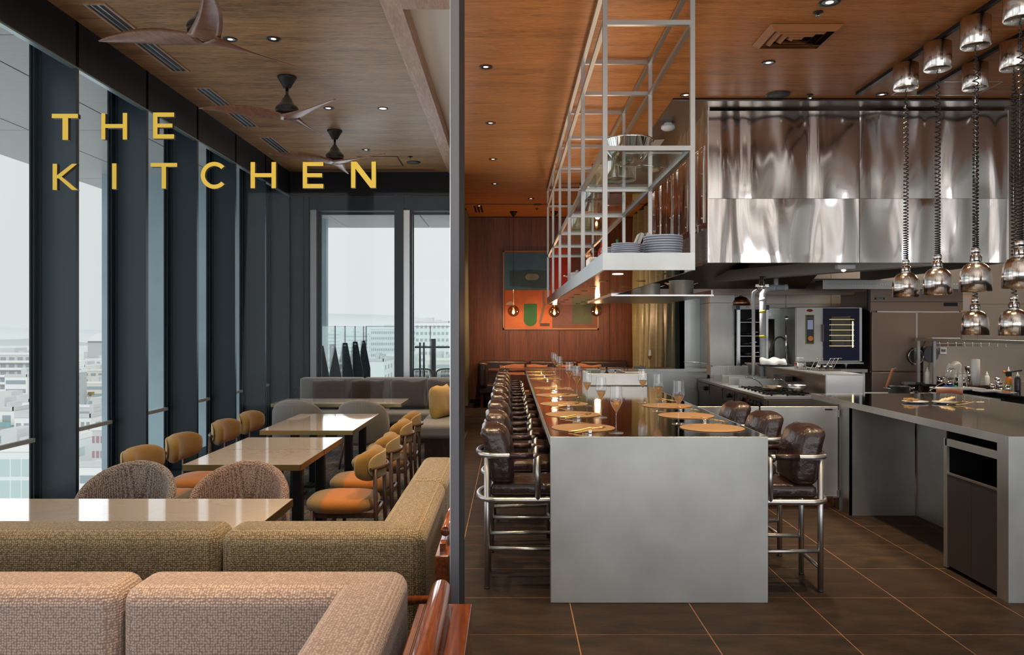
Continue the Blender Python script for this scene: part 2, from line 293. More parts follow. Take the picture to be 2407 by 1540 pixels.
# ---------------------------------------------------------------- mesh builder
class B:
    def __init__(s): s.v = []; s.f = []; s.sm = []
    def add(s, vs, fs, smooth=False, xf=None):
        o = len(s.v)
        s.v += [tuple(xf(Vector(p))) if xf else tuple(p) for p in vs]
        s.f += [tuple(o+i for i in f) for f in fs]; s.sm += [smooth]*len(fs)
        return s
    def box(s, x0, x1, y0, y1, z0, z1, xf=None):
        vs = [(x, y, z) for x in (x0, x1) for y in (y0, y1) for z in (z0, z1)]
        return s.add(vs, [(0,1,3,2),(4,6,7,5),(0,4,5,1),(2,3,7,6),(0,2,6,4),(1,5,7,3)], False, xf)
    def loft(s, rings, cap=True, close=False, smooth=True, xf=None):
        n = len(rings[0]); vs = [p for r in rings for p in r]; fs = []
        R = len(rings)
        for i in range(R if close else R-1):
            a = i*n; b = ((i+1) % R)*n
            for j in range(n):
                k = (j+1) % n; fs.append((a+j, a+k, b+k, b+j))
        s.add(vs, fs, smooth, xf)
        if cap and not close:
            s.add(rings[0], [tuple(range(n))[::-1]], False, xf); s.add(rings[-1], [tuple(range(n))], False, xf)
        return s
    def lathe(s, prof, c=(0,0,0), seg=20, cap=True, xf=None):
        cx, cy_, cz = c
        return s.loft([[(cx+r*cos(2*pi*j/seg), cy_+r*sin(2*pi*j/seg), cz+z) for j in range(seg)] for r, z in prof], cap, False, True, xf)
    def cyl(s, p0, p1, r0, r1=None, seg=12):
        return s.tube([p0, p1], r0, seg, r1=r1)
    def tube(s, pts, r, seg=8, closed=False, r1=None, radii=None, caps=True):
        P = [Vector(p) for p in pts]; n = len(P); rings = []; up = None
        for i in range(n):
            a = P[i-1] if (i > 0 or closed) else P[i]; b = P[(i+1) % n] if (i < n-1 or closed) else P[i]
            t = (b-a).normalized()
            if up is None:
                up = Vector((0,0,1)) if abs(t.z) < .9 else Vector((1,0,0))
            x = (up - t*up.dot(t)).normalized(); y = t.cross(x); up = x
            rr = radii[i] if radii else (r if r1 is None else r+(r1-r)*i/(n-1))
            rings.append([tuple(P[i]+x*rr*cos(2*pi*j/seg)+y*rr*sin(2*pi*j/seg)) for j in range(seg)])
        return s.loft(rings, caps, closed, True)
    def prism(s, poly, h0, h1, plane='XY', xf=None):
        def q(a, b, h): return {'XY': (a,b,h), 'XZ': (a,h,b), 'YZ': (h,a,b)}[plane]
        n = len(poly); vs = [q(a,b,h0) for a,b in poly]+[q(a,b,h1) for a,b in poly]
        fs = [tuple(range(n))[::-1], tuple(range(n, 2*n))]+[(i, (i+1)%n, n+(i+1)%n, n+i) for i in range(n)]
        return s.add(vs, fs, False, xf)
    def rbox(s, c, h, r, k=3, fn=None, mid=2):
        """rounded box; fn warps points given in unit cube coordinates"""
        r = min(r, min(h)*.999)
        def axis(H): return [-H+r*i/k for i in range(k)] + [-(H-r)+2*(H-r)*i/mid for i in range(mid+1)] + [H-r+r*(i+1)/k for i in range(k)]
        A = [axis(H) for H in h]
        def proj(p):
            q = [max(-(h[i]-r), min(h[i]-r, p[i])) for i in range(3)]
            d = Vector([p[i]-q[i] for i in range(3)])
            if d.length > 1e-9: d = d.normalized()*r
            w = Vector(q)+d
            if fn: w = Vector(fn(w))
            return (w.x+c[0], w.y+c[1], w.z+c[2])
        for ax in range(3):
            u, v = [(1,2),(2,0),(0,1)][ax]
            for sg in (-1, 1):
                vs = []; fs = []; fl_ = []; nu, nv = len(A[u]), len(A[v])
                for a in A[u]:
                    for b in A[v]:
                        p = [0,0,0]; p[ax] = sg*h[ax]; p[u] = a; p[v] = b; vs.append(proj(p))
                for i in range(nu-1):
                    for j in range(nv-1):
                        q = (i*nv+j, (i+1)*nv+j, (i+1)*nv+j+1, i*nv+j+1); fs.append(q if sg > 0 else q[::-1])
                        fl_.append(not (fn is None and k <= i < nu-1-k and k <= j < nv-1-k))
                s.add(vs, fs, True); s.sm[-len(fs):] = fl_
        return s
    def pad(s, a, b, n, T, edge=.03, crown=0, seg=28, xf=None):
        """upholstered pad: superellipse outline in (u,v), thickness along w"""
        def outline(j):
            t = 2*pi*j/seg; c, d = cos(t), sin(t)
            return (a*math.copysign(abs(c)**(2/n), c), b*math.copysign(abs(d)**(2/n), d))
        O = [outline(j) for j in range(seg)]; s0 = 1-edge/min(a, b); h = T/2; rings = []
        def ring(k, w): rings.append([(x*k, y*k, w) for x, y in O])
        for q in (.02, .35, .65, .88): ring(q*s0, h+crown*(1-q*q))
        for i in range(7):
            al = pi*i/6; ring(s0+(1-s0)*sin(al), h*cos(al))
        for q in (.88, .65, .35, .02): ring(q*s0, -h-crown*.3*(1-q*q))
        return s.loft(rings, True, False, True, xf)
    def build(s, name, m, parent=None, off=(0,0,0)):
        me = bpy.data.meshes.new(name)
        me.from_pydata([(x-off[0], y-off[1], z-off[2]) for x, y, z in s.v], [], s.f)
        me.polygons.foreach_set('use_smooth', s.sm)
        me.materials.append(m); me.update()
        o = bpy.data.objects.new(name, me); C.objects.link(o)
        if parent is not None: o.parent = parent
        if len(s.v) > 8 and any(s.sm):
            import bmesh
            bm = bmesh.new(); bm.from_mesh(me); bmesh.ops.remove_doubles(bm, verts=bm.verts, dist=1e-5)
            bmesh.ops.recalc_face_normals(bm, faces=bm.faces); bm.to_mesh(me); bm.free()
        return o

def tag(o, label=None, cat=None, group=None, kind=None):
    if label: o['label'] = label
    if cat: o['category'] = cat
    if group: o['group'] = group
    if kind: o['kind'] = kind
    return o
class Thing:
    def __init__(s, name, label, cat, group=None, at=(0,0,0), kind=None):
        s.o = bpy.data.objects.new(name, None); C.objects.link(s.o); s.o.location = at; s.at = at
        s.o.empty_display_size = .05
        tag(s.o, label, cat, group, kind)
    def add(s, name, b, m, under=None, label=None, kind=None):
        o = b.build(name, m, under if under is not None else s.o, s.at)
        return tag(o, label=label, kind=kind)
def clone(root, loc, rz=None, label=None, group=None, scale=None):
    r = root.copy(); C.objects.link(r); r.location = loc
    if rz is not None: r.rotation_euler = (0, 0, rz)
    if scale: r.scale = (scale,)*3
    if label: r['label'] = label
    if group: r['group'] = group
    for ch in list(root.children):
        c = ch.copy(); C.objects.link(c); c.parent = r
        for g in list(ch.children):
            d = g.copy(); C.objects.link(d); d.parent = c
    return r
class Family:
    """first placement moves the prototype itself, later ones copy it"""
    def __init__(s, make): s.make = make; s.p = None; s.used = False
    def put(s, loc, rz, label, group=None, scale=None):
        if s.p is None: s.p = s.make().o if True else None
        if not s.used:
            s.used = True; o = s.p; o.location = loc; o.rotation_euler = (0,0,rz); o['label'] = label
            if scale: o.scale = (scale,)*3
            if group: o['group'] = group
            return o
        return clone(s.p, loc, rz, label, group, scale if scale else 1.0)
def solo(name, b, m, label, cat, group=None, kind=None, at=None):
    off = at or (0,0,0)
    o = b.build(name, m, None, off); o.location = off
    return tag(o, label, cat, group, kind)
def struct(name, b, m, parent=None):
    o = b.build(name, m, parent)
    if parent is None: o['kind'] = 'structure'
    return o
def text_part(name, txt, size, mtl, parent, loc, rot=(pi/2,0,0), depth=.001, off=(0,0,0), align='CENTER'):
    cu = bpy.data.curves.new(name, 'FONT'); cu.body = txt; cu.size = size; cu.extrude = depth; cu.align_x = align; cu.align_y = 'CENTER'
    t = bpy.data.objects.new(name+'_tmp', cu); C.objects.link(t)
    me = bpy.data.meshes.new_from_object(t); bpy.data.objects.remove(t); me.materials.clear(); me.materials.append(mtl)
    me.transform(Matrix.Translation((loc[0]-off[0], loc[1]-off[1], loc[2]-off[2])) @ Matrix.Rotation(rot[2], 4, 'Z') @ Matrix.Rotation(rot[0], 4, 'X'))
    o = bpy.data.objects.new(name, me); C.objects.link(o); o.parent = parent
    return o
ORD = ['nearest the camera', 'second from the camera', 'third from the camera', 'fourth from the camera', 'fifth from the camera', 'sixth from the camera', 'seventh from the camera', 'eighth from the camera', 'ninth from the camera', 'tenth from the camera', 'eleventh from the camera']
def P(px, py, Y): return ((px-1199)*Y/1800, Y, 1.75-(py-771)*Y/1800)
def smooth(pts, k=6):
    P_ = [Vector(p) for p in pts]; out = []
    for i in range(len(P_)-1):
        a = P_[max(0, i-1)]; b = P_[i]; c = P_[i+1]; d = P_[min(len(P_)-1, i+2)]
        for j in range(k):
            t = j/k; out.append(.5*((2*b)+(c-a)*t+(2*a-5*b+4*c-d)*t*t+(3*b-a-3*c+d)*t*t*t))
    out.append(P_[-1]); return out

# ---------------------------------------------------------------- room shell
ZC = 4.35
YW = 12.8; XW = -3.67
# stone floor with grout bed and single tiles
fl = struct('floor', B().box(-.72, 11, -6, 18.2, -.25, -.0012), M_grout)
XJ = [-.72, -.38, .38, 1.137, 1.892, 2.494, 3.106, 3.71, 4.31]
tmesh = {}
YJ = [6.17+.6*k for k in range(-6, 14)]
for r in range(len(YJ)-1):
    for c_ in range(len(XJ)-1):
        wd = XJ[c_+1]-XJ[c_]; key = (round(wd, 3), (r*7+c_*3) % 3)
        if key not in tmesh:
            g = .0035; b = B().box(-wd/2+g, wd/2-g, -.3+g, .3-g, -.006, 0)
            o = b.build('tile', M_tiles[key[1]], fl); tmesh[key] = o.data
        else:
            o = bpy.data.objects.new('tile', tmesh[key]); C.objects.link(o); o.parent = fl
        o.location = ((XJ[c_]+XJ[c_+1])/2, YJ[r]+.3, random.uniform(-.0006, .0006))
b = B()
for y in (-6,): b.box(-.72, 11, -6, YJ[0]-.003, -.006, 0)
b.box(4.313, 11, YJ[0], YJ[-1], -.006, 0)
b.box(-.72, 11, YJ[-1]+.003, 18.2, -.006, 0)
o = b.build('tile_field', M_tiles[0], fl); o['kind'] = 'stuff'
struct('floor.001', B().box(-4.3, -.723, -6, 12.8, -.25, 0), M_carpet)
struct('floor.002', B().box(-1.15, -.723, 12.8, 18.2, -.25, -.002), M_tiles[2])

# ceilings
cl = struct('ceiling', B().prism([(XW-.02,-6),(-1.03,-6),(-1.03,12.8),(XW-.02,12.8)], ZC, ZC+.3), M_ceil_l)
struct('ceiling.005', B().box(-1.03, 11, -6, 5.9, ZC, ZC+.3), M_white)
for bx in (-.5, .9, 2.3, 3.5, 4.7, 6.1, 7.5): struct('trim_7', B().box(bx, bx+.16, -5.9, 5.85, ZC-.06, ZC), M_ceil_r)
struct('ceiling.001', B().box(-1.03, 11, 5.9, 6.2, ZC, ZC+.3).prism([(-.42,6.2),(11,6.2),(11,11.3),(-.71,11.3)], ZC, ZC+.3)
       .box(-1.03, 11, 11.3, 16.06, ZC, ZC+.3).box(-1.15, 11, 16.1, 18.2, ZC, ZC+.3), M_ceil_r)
struct('ceiling.002', B().box(-1.03, -.3, 6.0, 11.6, ZC+.16, ZC+.3), M_white)
struct('ceiling.003', B().box(-8, 12, -6.2, 19.4, ZC+.3, ZC+.6), M_soffit)
struct('trim_1', B().box(-1.03, -.87, 2.0, 12.75, ZC-.02, ZC+.16).box(-.87, -.42, 6.02, 6.2, ZC-.02, ZC+.16), M_beamwood)
struct('trim_2', B().box(-1.15, 11, 16.04, 16.11, ZC-.003, ZC+.01), M_black)
# access panel in the recess
struct('trim_3', B().box(-.62, -.45, 8.2, 8.75, ZC+.15, ZC+.158), M_white)

# left window wall: fascia, deep fins, glazing bays
wl = struct('wall_left', B().box(XW-.04, XW, -6, 12.8, 3.96, ZC+.05), M_fascia)
for y in (6.70, 9.29): struct('fascia_joint', B().box(XW-.001, XW+.0006, y, y+.003, 3.965, ZC), M_black, wl)
struct('fascia_lip', B().box(XW-.045, XW+.004, -6, 12.8, 3.945, 3.96), M_frame_t, wl)
struct('window_sill', B().box(-4.25, XW, -6, 12.8, 0, .10), M_frame, wl)
FY = [6.47+1.25*k for k in range(-9, 6)]
fin0 = None
for y in FY:
    if fin0 is None: fin0 = B().box(-3.98, XW, 0, .05, .1, ZC+.2).box(-3.985, -3.96, -.006, .056, .1, ZC+.2).build('fin', M_frame, wl); o = fin0
    else: o = bpy.data.objects.new('fin', fin0.data); C.objects.link(o); o.parent = wl
    o.location = (0, y, 0)
for i in range(len(FY)-1):
    y0, y1 = FY[i], FY[i+1]
    wn = bpy.data.objects.new('window_%d' % (i+1), None); C.objects.link(wn); wn['kind'] = 'structure'; wn.location = (-4.05, y0, 0)
    of = (-4.05, y0, 0)
    B().box(-4.045, -3.985, y1-.03, y1+.0, .1, ZC+.2).box(-4.03, -4.018, y1-.05, y1-.03, .1, ZC+.2).box(-4.003, -3.992, y1-.045, y1-.03, .1, ZC+.2).box(-4.045, -3.985, y0+.05, y0+.08, .1, ZC+.2).build('window_frame', M_frame, wn, of)
    B().box(-4.042, -4.034, y0+.08, y1-.03, .1, ZC+.2).build('glass_pane', M_pane, wn, of)
    B().box(-4.02, -3.99, y0+.06, y1-.035, .79, .825).build('guard_rail', M_railp, wn, of)
# back wall of the lounge
wb = struct('wall_back', B().box(-4.2, -3.34, YW, YW+.25, 0, ZC+.2).box(-3.34, -.9, YW, YW+.25, 3.72, ZC+.2).box(-1.93, -1.78, YW-.03, YW+.25, 0, 3.98).box(-3.36, -.9, YW, YW+.25, 0, .12), M_frame)
struct('fascia_panel', B().box(XW, -1.03, YW-.36+.33, YW-.001, 3.96, ZC), M_fascia, wb)
struct('corner_panel', B().box(XW+.02, -3.45, YW-.02, YW-.001, 0, 3.94), M_frame, wb)
struct('reveal_panel', B().box(-3.43, -3.36, YW-.03, YW-.001, 0, 3.94), M_frame, wb)
for k, (x0, x1) in enumerate(((-3.34, -1.93), (-1.78, -.9))):
    wn = bpy.data.objects.new('window_%d' % (15+k), None); C.objects.link(wn); wn['kind'] = 'structure'; wn.location = (x0, YW, 0); of = (x0, YW, 0)
    B().box(x0, x0+.10, YW, YW+.2, .12, 3.74).build('jamb_lining', M_alu, wn, of)
    B().box(x0+.10, x0+.125, YW+.1, YW+.16, .12, 3.72).box(x0+.13, x0+.15, YW+.14, YW+.2, .12, 3.72).box(x0+.10, x1, YW+.1, YW+.16, 3.66, 3.70).build('window_frame', M_frame, wn, of)
    B().box(x0+.125, x1, YW+.12, YW+.13, .12, 3.66).build('glass_pane', M_pane, wn, of)
# dividing wall beyond the lounge, wood clad wall of the dining room
struct('wall_divider', B().prism([(-.90,12.8),(-.80,12.8),(-1.03,17.92),(-1.13,17.92)], 0, ZC+.3), M_wallwood)
wf = struct('wall_far', B().box(-1.2, 3.6, 17.92, 18.2, 0, ZC), M_black)
xs = [-1.08+.0, -.02, 1.15, 2.33, 3.5]
for i in range(4): struct('wood_panel', B().box(xs[i]+.004, xs[i+1]-.004, 17.895, 17.92, .08, ZC-.02), M_wallwood, wf)
wk = struct('wall_kitchen', B().box(3.2, 11, 13.62, 13.8, 0, ZC), M_black)
xs = [3.2, 3.75, 4.9, 5.7, 6.9, 8.3, 9.8, 11]
for i in range(7):
    struct('steel_panel', B().box(xs[i]+.003, xs[i+1]-.003, 13.6, 13.62, 0, 2.17), M_steelw, wk)
    struct('steel_panel', B().box(xs[i]+.003, xs[i+1]-.003, 13.6, 13.62, 2.176, ZC), M_steelw, wk)
struct('wall_right', B().box(10.9, 11.1, -6, 13.8, 0, ZC), M_white)
struct('wall_right.001', B().box(3.2, 3.4, 13.8, 18.2, 0, ZC), M_black)
# wall behind the camera: piers between tall window openings
b = B().box(-4.3, 11.1, -6.2, -6, 0, .5).box(-4.3, 11.1, -6.2, -6, 3.8, ZC+.3)
for x in (-4.3, -2.4, -.5, 1.4, 3.3, 5.2, 7.1, 9.0, 10.9): b.box(x, x+.3, -6.2, -6, .5, 3.8)
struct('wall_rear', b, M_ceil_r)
# exterior soffit panels and terrace shell
so = struct('ceiling.004', B().box(-7.55, -4.1, -6, 19.5, 4.33, 4.4).prism([(-4.1,13.05),(-.93,13.05),(-1.2,19.5),(-4.1,19.5)], 4.33, 4.345), M_black)
ys = [-6, -2.9, .3, 3.46, 6.66, 9.87, 13.05, 16.3, 19.5]; xs = [-7.5, -6.2, -4.87, -4.1]
for i in range(8):
    for j in range(3):
        struct('soffit_panel', B().box(xs[j]+.01, xs[j+1]-.01, ys[i]+.008, ys[i+1]-.008, 4.3, 4.33), M_soffit, so)
for q in (((-4.1,13.06),(-2.05,13.06),(-2.05,16.28),(-4.1,16.28)), ((-4.1,16.3),(-2.05,16.3),(-2.05,19.5),(-4.1,19.5)), ((-2.03,13.06),(-.93,13.06),(-1.07,16.28),(-2.03,16.28)), ((-2.03,16.3),(-1.08,16.3),(-1.2,19.5),(-2.03,19.5))):
    struct('soffit_panel', B().prism(list(q), 4.3, 4.33), M_soffit, so)
b = B().box(-6.75, -6.45, 12.66, 12.9, -1, 4.3).box(-6.44, -6.05, 12.66, 12.9, -1, 4.3).box(-6.04, -4.25, 12.66, 12.9, -1, 4.3)
struct('wall_terrace', b, M_tealwall)
struct('wall_terrace.001', B().box(-7.3, -6.66, 17.9, 18.1, -1, 4.3).box(-6.65, -4.3, 17.9, 18.1, -1, 4.3).box(-7.3, -4.3, 17.88, 17.9, .66, .70), M_tealwall)
struct('floor.003', B().prism([(-4.3,13.05),(-.93,13.05),(-1.2,20.3),(-4.3,20.3)], -.3, -.03), M_soffit)

# glazed partition with its steel post
M_post = mat('grey_painted_post', (.115,.12,.135), .42, .2)
pt = struct('trim_5', B().box(-.2115, -.182, 2.72, 2.749, 0, ZC), M_post)
struct('edge_strip', B().box(-.2140, -.2116, 2.719, 2.749, 0, ZC), M_alu, pt)
pt2 = struct('trim_6', B().box(-.2085, -.1805, 2.75, 3.04, 0, ZC), M_fascia)
struct('window_17', B().box(-4.3, -.2125, 2.745, 2.755, .0, ZC), M_pane2)

# letters on the glass
def letters():
    s = 2.74/1800
    def R(*q): return [((x-1199)*s, 1.75-(y-771)*s) for x, y in q]
    def rect(x0, y0, x1, y1): return R((x0, y1), (x1, y1), (x1, y0), (x0, y0))
    L = []
    L.append(('T', [rect(127,270,188,280), rect(152,280,165,331)], 'first letter of the upper row'))
    L.append(('H', [rect(243,269,252,330), rect(293,268,303,330), rect(252,294,293,303)], 'middle of the upper row'))
    L.append(('E', [rect(364,267,374,328), rect(374,267,413,277), rect(374,293,409,302), rect(374,318,413,328)], 'end of the upper row'))
    L.append(('K', [rect(129,387,139,448), R((139,421),(139,414),(174,387),(186,387),(150,417),(187,448),(174,448),(143,421))], 'start of the lower row'))
    L.append(('I', [rect(268,386,278,446)], 'second in the lower row'))
    L.append(('T', [rect(358,385,420,394), rect(384,394,394,445)], 'third in the lower row'))
    arc = []
    for i in range(25): t = radians(42+i*276/24); arc.append((507+31.5*cos(t), 414-31.5*sin(t)))
    for i in range(25): t = radians(318-i*276/24); arc.append((507+22*cos(t), 414-22*sin(t)))
    L.append(('C', [None, arc], 'fourth in the lower row'))
    L.append(('H', [rect(592,383,602,444), rect(641,383,651,444), rect(602,409,641,418)], 'fifth in the lower row'))
    L.append(('E', [rect(714,383,724,444), rect(724,383,762,392), rect(724,409,759,418), rect(724,434,762,444)], 'sixth in the lower row'))
    L.append(('N', [rect(827,382,837,443), rect(875,382,885,443), R((837,398),(837,382),(840,382),(875,427),(875,443),(872,443))], 'last in the lower row'))
    for ch, polys, where in L:
        if polys[0] is None:
            a = polys[1]; n = 25; polys = []
            for i in range(n-1):
                q = [a[i], a[i+1], a[48-i], a[49-i]]; polys.append(R(*q))
        x = sum(p[0] for p in polys[0])/len(polys[0]); z = polys[0][0][1]
        t = Thing('sign_letter', 'yellow raised capital %s on the glass partition, %s' % (ch, where), 'letter', 'yellow letters on the glass', at=(x, 2.74, z))
        f = B(); d = B()
        for p in polys:
            f.prism(p, 2.7265, 2.728, 'XZ'); d.prism(p, 2.728, 2.744, 'XZ')
        t.add('letter_face', f, M_yellow); t.add('letter_body', d, M_letside, label='black letter side')
letters()

# ================================================================ LOUNGE
# --- ceiling fans
def make_fan():
    t = Thing('ceiling_fan', '', 'fan', 'three-blade ceiling fans')
    t.add('canopy', B().lathe([(.098,0),(.098,-.012),(.085,-.03),(.045,-.10),(.04,-.115),(.03,-.12)]), M_black)
    t.add('downrod', B().cyl((0,0,-.118),(0,0,-.21),.016), M_black)
    t.add('motor', B().lathe([(.03,-.195),(.032,-.21),(.055,-.235),(.068,-.27),(.10,-.30),(.118,-.32),(.12,-.345),(.112,-.352),(.118,-.36),(.116,-.385),(.09,-.40)], seg=28), M_black)
    hub = t.add('hub', B().lathe([(.095,-.372),(.10,-.39),(.075,-.415),(.03,-.43),(.005,-.433)]), M_blade)
    for k in range(3):
        b = B(); rings = []; N = 16
        for i in range(N+1):
            u = i/N; r = .03+.82*u
            wd = .075 + .02*sin(pi*u) if u < .15 else .052+.045*sin(pi*min(1, (u-.02)/.98))**.8
            wd = max(.012, .085*(1-u)**2+.066*(sin(pi*(u*.86+.12))**.7))
            if u > .96: wd *= .55
            tilt = .28*u+.55*sin(pi*u)*.35 if u < 1 else .25
            z = -.418+.022*sin(pi*u*.9)+.012*u*u
            off = .05*sin(pi*u)*.6
            th = .012*(1-u)+.004
            ring = []
            for (a, h) in ((-1,0),(-.6,.8),(0,1),(.6,.8),(1,0),(.6,-.8),(0,-1),(-.6,-.8)):
                y = a*wd; zz = h*th
                ring.append((r, off+y*cos(tilt), z+y*sin(tilt)+zz))
            rings.append(ring)
        a = k*2*pi/3; R_ = Matrix.Rotation(a, 4, 'Z')
        b.loft(rings, True, xf=lambda p: R_ @ p); t.add('blade', b, M_blade)
    return t
fan = Family(make_fan)
fan.put((-2.31, 5.77, ZC), radians(53), 'walnut ceiling fan nearest the camera, its blade tips cut by the top edge')
fan.put((-2.31, 7.93, ZC), radians(78), 'walnut and black ceiling fan in the middle of the three')
fan.put((-2.31, 10.09, ZC), radians(90), 'smallest looking, farthest ceiling fan above the letters E and N')
# --- linear air diffusers
def diffuser(y0, y1, lab):
    t = Thing('linear_diffuser', lab, 'vent', 'slot air diffusers in the lounge ceiling', at=(-3.33, (y0+y1)/2, ZC))
    t.add('frame', B().box(-3.42,-3.40,y0,y1,ZC-.012,ZC+.0).box(-3.26,-3.24,y0,y1,ZC-.012,ZC).box(-3.40,-3.26,y0,y0+.02,ZC-.012,ZC).box(-3.40,-3.26,y1-.02,y1,ZC-.012,ZC), M_beamwood)
    t.add('slot', B().box(-3.40,-3.26,y0+.02,y1-.02,ZC-.003,ZC-.001), M_black)
    for k in range(2): t.add('blade', B().box(-3.37+k*.055,-3.355+k*.055,y0+.02,y1-.02,ZC-.012,ZC-.003), M_alu)
diffuser(6.12, 7.75, 'long slot diffuser nearest the camera in the lounge ceiling')
diffuser(8.27, 9.87, 'slot diffuser in the middle, above the second fan blade')
diffuser(10.4, 11.55, 'farthest and shortest looking slot diffuser along the window side')
solo('slot_vent', B().box(-3.3,-1.25,12.52,12.6,ZC-.01,ZC), mat('brown_slot', (.10,.04,.02), .5), 'long narrow brown slot in the ceiling along the end wall', 'vent')
def ring_light(px, py, lab, r=.055, grp=None, lit=True):
    Y = 2.6*1800/(771-py); x = (px-1199)*Y/1800
    t = Thing('downlight', lab, 'ceiling light', grp, at=(x, Y, ZC))
    t.add('trim_ring', B().lathe([(r*.82,.0),(r*1.12,0),(r*1.12,-.006),(r*.82,-.004)], (x,Y,ZC), 20, cap=False), M_black)
    t.add('reflector', B().lathe([(r*.86,-.002),(r*.41,.0-.0025)], (x,Y,ZC), 16, cap=False), M_ledr)
    t.add('lamp', B().lathe([(r*.42,-.003),(r*.02,-.004)], (x,Y,ZC), 14), M_led)
    return x, Y
lounge_l = [(541,92,'small round downlight behind the nearest fan blade'), (643,91,'round downlight right of the nearest fan'), (773,254,'round downlight behind the tip of the middle fan'),
            (900,255,'round downlight alone between the middle fan and the wood beam'), (860,352,'round downlight right of the farthest fan canopy')]
for px, py, lab in lounge_l: ring_light(px, py, lab, grp='lounge downlights')
def sprinkler(px, py, lab):
    Y = 2.6*1800/(771-py); x = (px-1199)*Y/1800
    t = Thing('sprinkler', lab, 'sprinkler', 'ceiling sprinklers', at=(x,Y,ZC))
    t.add('rosette', B().lathe([(.04,0),(.04,-.006),(.015,-.012)], (x,Y,ZC)), M_black)
    t.add('head', B().lathe([(.009,-.008),(.009,-.03),(.022,-.034),(.022,-.038)], (x,Y,ZC)), M_chrome)
sprinkler(964, 368, 'sprinkler head beside the round speaker at the lounge end')
def speaker(px, py, lab, r=.11):
    Y = 2.6*1800/(771-py); x = (px-1199)*Y/1800
    t = Thing('ceiling_speaker', lab, 'speaker', at=(x,Y,ZC))
    t.add('rim', B().lathe([(r*.92,-.0),(r,-.0),(r,-.008),(r*.92,-.006)], (x,Y,ZC), 28, cap=False), M_blackpl)
    t.add('grille', B().lathe([(r*.93,-.004),(r*.4,-.007),(.002,-.008)], (x,Y,ZC), 28), mat('speaker_mesh', (.04,.038,.04), .6))
speaker(972, 381, 'flat round black speaker in the lounge ceiling by the beam')
t = Thing('access_hatch', 'square outlined hatch in the lounge ceiling beside the last fan', 'hatch', at=(-1.9, 12.0, ZC))
t.add('panel', B().box(-2.32,-1.72,11.6,12.25,ZC-.004,ZC), M_ceil_l)
t.add('edge', B().box(-1.72,-1.705,11.6,12.25,ZC-.006,ZC).box(-2.32,-1.705,12.25,12.262,ZC-.006,ZC).box(-2.32,-1.705,11.588,11.6,ZC-.006,ZC), M_black)

# --- sofas
def cushion_seg(t, name, x0, x1, y0, y1, z0, z1, m, r=.05, k=4):
    return t.add(name, B().rbox(((x0+x1)/2,(y0+y1)/2,(z0+z1)/2), ((x1-x0)/2,(y1-y0)/2,(z1-z0)/2), r, k), m)
t = Thing('corner_sofa', 'pale mauve tweed corner sofa nearest the camera at the lower left', 'sofa', at=(-1.3, 2.2, 0))
cushion_seg(t, 'backrest', -3.2, -1.205, 2.345, 2.56, .35, .95, M_pink, .055)
cushion_seg(t, 'backrest', -1.199, -.345, 2.345, 2.56, .35, .95, M_pink, .055)
# the arm return that comes towards the camera, mitred into the back
cushion_seg(t, 'arm_rest', -.545, -.335, 1.78, 2.557, .35, .951, M_pink, .055)
cushion_seg(t, 'arm_rest', -.545, -.335, .6, 1.776, .35, .951, M_pink, .055)
t.add('seat', B().rbox((-1.85,1.95,.38), (1.32,.42,.09), .04), M_pink)
t.add('plinth', B().box(-3.15,-.36,.7,2.53,.02,.30), M_redwood)
t = Thing('banquette_sofa', 'olive tweed banquette sofa behind the glass, back turned to the camera', 'sofa', at=(-1.6, 3.2, 0))
cushion_seg(t, 'backrest', -3.7, -1.148, 3.0, 3.22, .33, .95, M_olive, .055)
cushion_seg(t, 'backrest', -1.142, -.345, 3.0, 3.22, .33, .95, M_olive, .055)
cushion_seg(t, 'arm_rest', -.545, -.335, 3.005, 4.02, .33, .951, M_olive, .055)
cushion_seg(t, 'arm_rest', -.545, -.335, 4.026, 4.78, .33, .951, M_olive, .055)
t.add('seat', B().rbox((-2.1,3.5,.38), (1.5,.3,.08), .04), M_olive)
t.add('plinth', B().box(-3.6,-.36,3.05,3.75,.02,.30).box(-.52,-.36,3.75,4.7,.02,.33), M_walnut)
t.add('foot_rail', B().tube([(-.8,2.955,.70),(-.28,2.955,.70)], .017, 12), M_redwood, label='round orange-brown wooden rail')
# --- wooden divider blocks with round rails on top
def divider(y0, y1, ze, lab, ry0, ry1, hw=.0865):
    t = Thing('divider_block', lab, 'divider', 'wooden dividers beside the sofas', at=(-.21, (y0+y1)/2, 0))
    t.add('case', B().rbox((-.298+hw,(y0+y1)/2,(ze)/2), (hw,(y1-y0)/2,ze/2), .004, 2), M_redwood)
    t.add('groove', B().box(-.278,-.276,y0+.002,y1-.002,ze-.0005,ze+.0008), M_black)
    rr = .033 if hw > .08 else .02; xs_ = -.222 if hw > .08 else -.268
    if hw < .08: ry0, ry1 = ry1, ry0+0
    pts = [(xs_, y, ze+.057) for y in (ry1, ry1-.006, ry1-.016, ry1-.03, ry0)]; rad = [rr*.35, rr*.72, rr*.93, rr, rr]
    t.add('round_rail', B().tube(pts, rr, 24, radii=rad), M_redwood)
    for y in (ry1-.12, ry0+.2): t.add('rail_support', B().box(xs_-.012,xs_+.012,y-.03,y+.03,ze,ze+.04), M_redwood)
divider(.5, 2.5, .85, 'glossy red-brown wooden divider with a thick round rail, in the front', .5, 2.49)
divider(3.02, 3.82, .85, 'red-brown wooden divider with round rail behind the steel post', 3.2, 3.78, .028)
t = Thing('rail_bracket', 'short dark wooden bracket between the two sofas beside the round rail', 'bracket', at=(-.29,2.75,.7))
t.add('block', B().rbox((-.262,2.66,.74),(.03,.05,.05),.01), M_walnut); t.add('screw_cap', B().lathe([(.012,.79),(.004,.794)],(-.262,2.66,0),12), M_brass)

